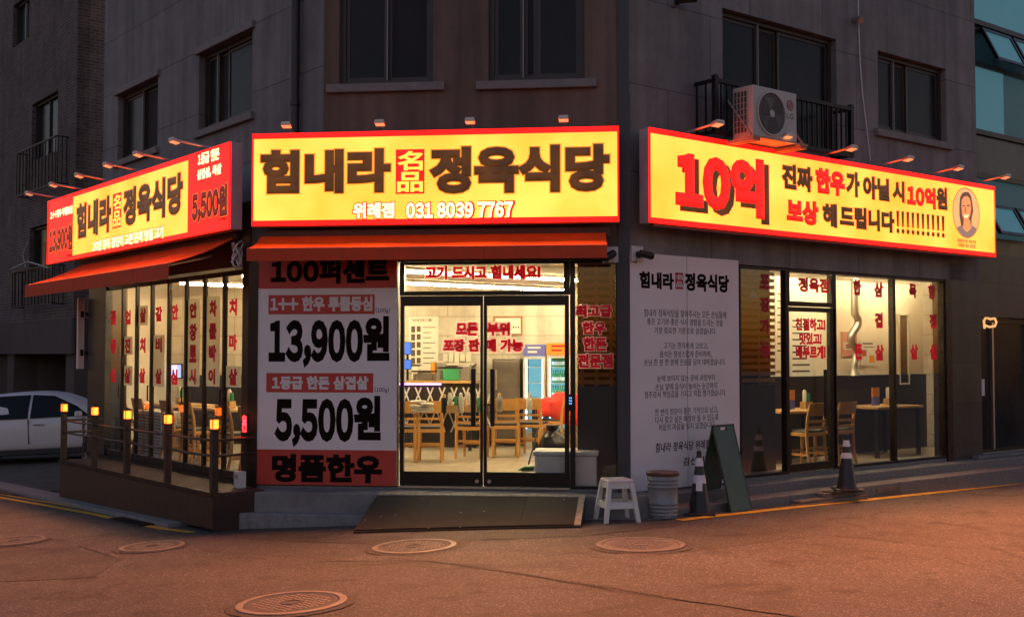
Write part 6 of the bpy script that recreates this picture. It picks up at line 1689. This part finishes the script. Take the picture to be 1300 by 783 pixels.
# ------------------------------------------------------------------ white car on the forecourt
M['car_white'] = mat('white car paint', (.74, .68, .67), .35, coat=.15)
M['car_glass'] = mat('dark car glass', (.008, .008, .009), .12, spec=.25)
M['car_black'] = mat('black car trim', (.015, .015, .016), .5)
M['car_lamp'] = mat('clear lamp lens', (.35, .36, .38), .1)
car = thing('parked_car', 'white parked car with dark windows under the brick house on the left', 'car')
# stations along x (nose at +): x, sill z, belt z, hood or roof z, half width low, belt, top
ST = [(-2.25, .42, .80, .95, .70, .78, .60), (-2.1, .30, .86, 1.02, .82, .86, .66), (-1.5, .22, .90, 1.36, .88, .90, .62), (-.8, .20, .90, 1.47, .89, .91, .60), (0, .20, .90, 1.49, .89, .91, .60),
      (.45, .20, .90, 1.44, .89, .91, .60), (.95, .20, .90, 1.20, .89, .90, .64), (1.35, .20, .90, .985, .89, .89, .70), (1.8, .22, .82, .90, .87, .86, .62), (2.15, .28, .70, .78, .80, .78, .52), (2.3, .40, .60, .66, .64, .62, .42)]
def ringp(st):
    x, a, b_, c, wa, wb, wc = st
    return [(x, -wa * .9, a), (x, -wa, a + .12), (x, -wb, (a + b_) / 2 + .1), (x, -wb + .01, b_), (x, -wc - .03, c - .05), (x, -wc * .7, c), (x, wc * .7, c), (x, wc + .03, c - .05), (x, wb - .01, b_), (x, wb, (a + b_) / 2 + .1), (x, wa, a + .12), (x, wa * .9, a)]
vs = []; fs = []
for s_ in ST: vs += ringp(s_)
k = 12
for i in range(len(ST) - 1):
    for j in range(k): fs.append((i * k + j, i * k + (j + 1) % k, (i + 1) * k + (j + 1) % k, (i + 1) * k + j))
fs += [tuple(reversed(range(k))), tuple(range((len(ST) - 1) * k, len(ST) * k))]
o = MB().add(vs, fs).build('body', M['car_white'], car, smooth=True)
sd = o.modifiers.new('smooth', 'SUBSURF'); sd.levels = 2; sd.render_levels = 2
for sgn in (-1, 1):
    def sidepoly(pts, name, m, par=car, d=.012):
        P = []
        for x, z in pts:
            # width on the flank between belt and roof line
            for a, b_ in zip(ST[:-1], ST[1:]):
                if a[0] <= x <= b_[0]:
                    q = (x - a[0]) / (b_[0] - a[0]); bz = a[2] + (b_[2] - a[2]) * q; tz = a[3] + (b_[3] - a[3]) * q - .05; wb = a[5] + (b_[5] - a[5]) * q; wt = a[6] + (b_[6] - a[6]) * q + .03
            kk = min(1, max(0, (z - bz) / max(.05, tz - bz))); P.append((x, sgn * (wb + (wt - wb) * kk + d - .02), z))
        P2 = [(x, y - sgn * .03, z) for x, y, z in P]; n = len(P)
        return MB().add(P + P2, [tuple(range(n)), tuple(reversed(range(n, 2 * n)))] + [(i, (i + 1) % n, (i + 1) % n + n, i + n) for i in range(n)]).build(name, m, par)
    sidepoly([(-1.55, .93), (-.02, .93), (-.02, 1.41), (-.8, 1.40), (-1.4, 1.28)], 'side_window', M['car_glass'])
    sidepoly([(.03, .93), (1.22, .93), (.92, 1.14), (.46, 1.37), (.03, 1.41)], 'side_window', M['car_glass'])
    mb = MB(); mb.boxc((.0, sgn * .903, .66), (.012, .03, .5)); mb.boxc((1.1, sgn * .893, .62), (.012, .03, .45)); mb.build('door_gap', M['car_black'], car)
    MB().tube([(.10, sgn * .905, .80), (.12, sgn * .935, .80), (.30, sgn * .935, .80), (.32, sgn * .905, .80)], .014, 8).build('door_handle', M['chrome'], car)
    MB().boxc((0, sgn * .86, .24), (2.5, .08, .12)).build('sill', M['car_black'], car, bevel=.02)
    mr = MB().boxc((1.05, sgn * 1.0, .98), (.12, .2, .13)).build('mirror', M['car_white'], car, bevel=.04)
    MB().boxc((2.08, sgn * .62, .66), (.26, .24, .10)).build('headlight', M['car_lamp'], car, bevel=.03)
    for x in (-1.38, 1.40):
        w_ = MB(); n = 24; W0, W1 = .66, .9
        prof = [(.20, W0), (.32, W0), (.335, W0 + .03), (.335, W1 - .03), (.32, W1), (.22, W1)]
        vs = [(x + r_ * math.cos(2 * math.pi * j / n), sgn * y, .335 + r_ * math.sin(2 * math.pi * j / n)) for r_, y in prof for j in range(n)]
        fs = [(i * n + j, i * n + (j + 1) % n, (i + 1) * n + (j + 1) % n, (i + 1) * n + j) for i in range(5) for j in range(n)]
        wh = w_.add(vs, fs).build('wheel', M['rubber'], car, smooth=True)
        rm = MB()
        for q in range(5):
            a = 2 * math.pi * q / 5; rm.tube([(x + .04 * math.cos(a), sgn * .88, .335 + .04 * math.sin(a)), (x + .22 * math.cos(a), sgn * .89, .335 + .22 * math.sin(a))], .03, 5)
        rm.tube([(x, sgn * .7, .335), (x, sgn * .885, .335)], .06, 12); rm.build('rim', M['steel'], wh)
MB().boxc((2.27, 0, .42), (.08, 1.0, .16)).build('grille', M['car_black'], car, bevel=.02)
cx = (37 - 650) / FPX * 24; cy = 24.9
car.location = (cx, cy, gz(cx) + .015); car.rotation_euler = (0, -.045, R(3))
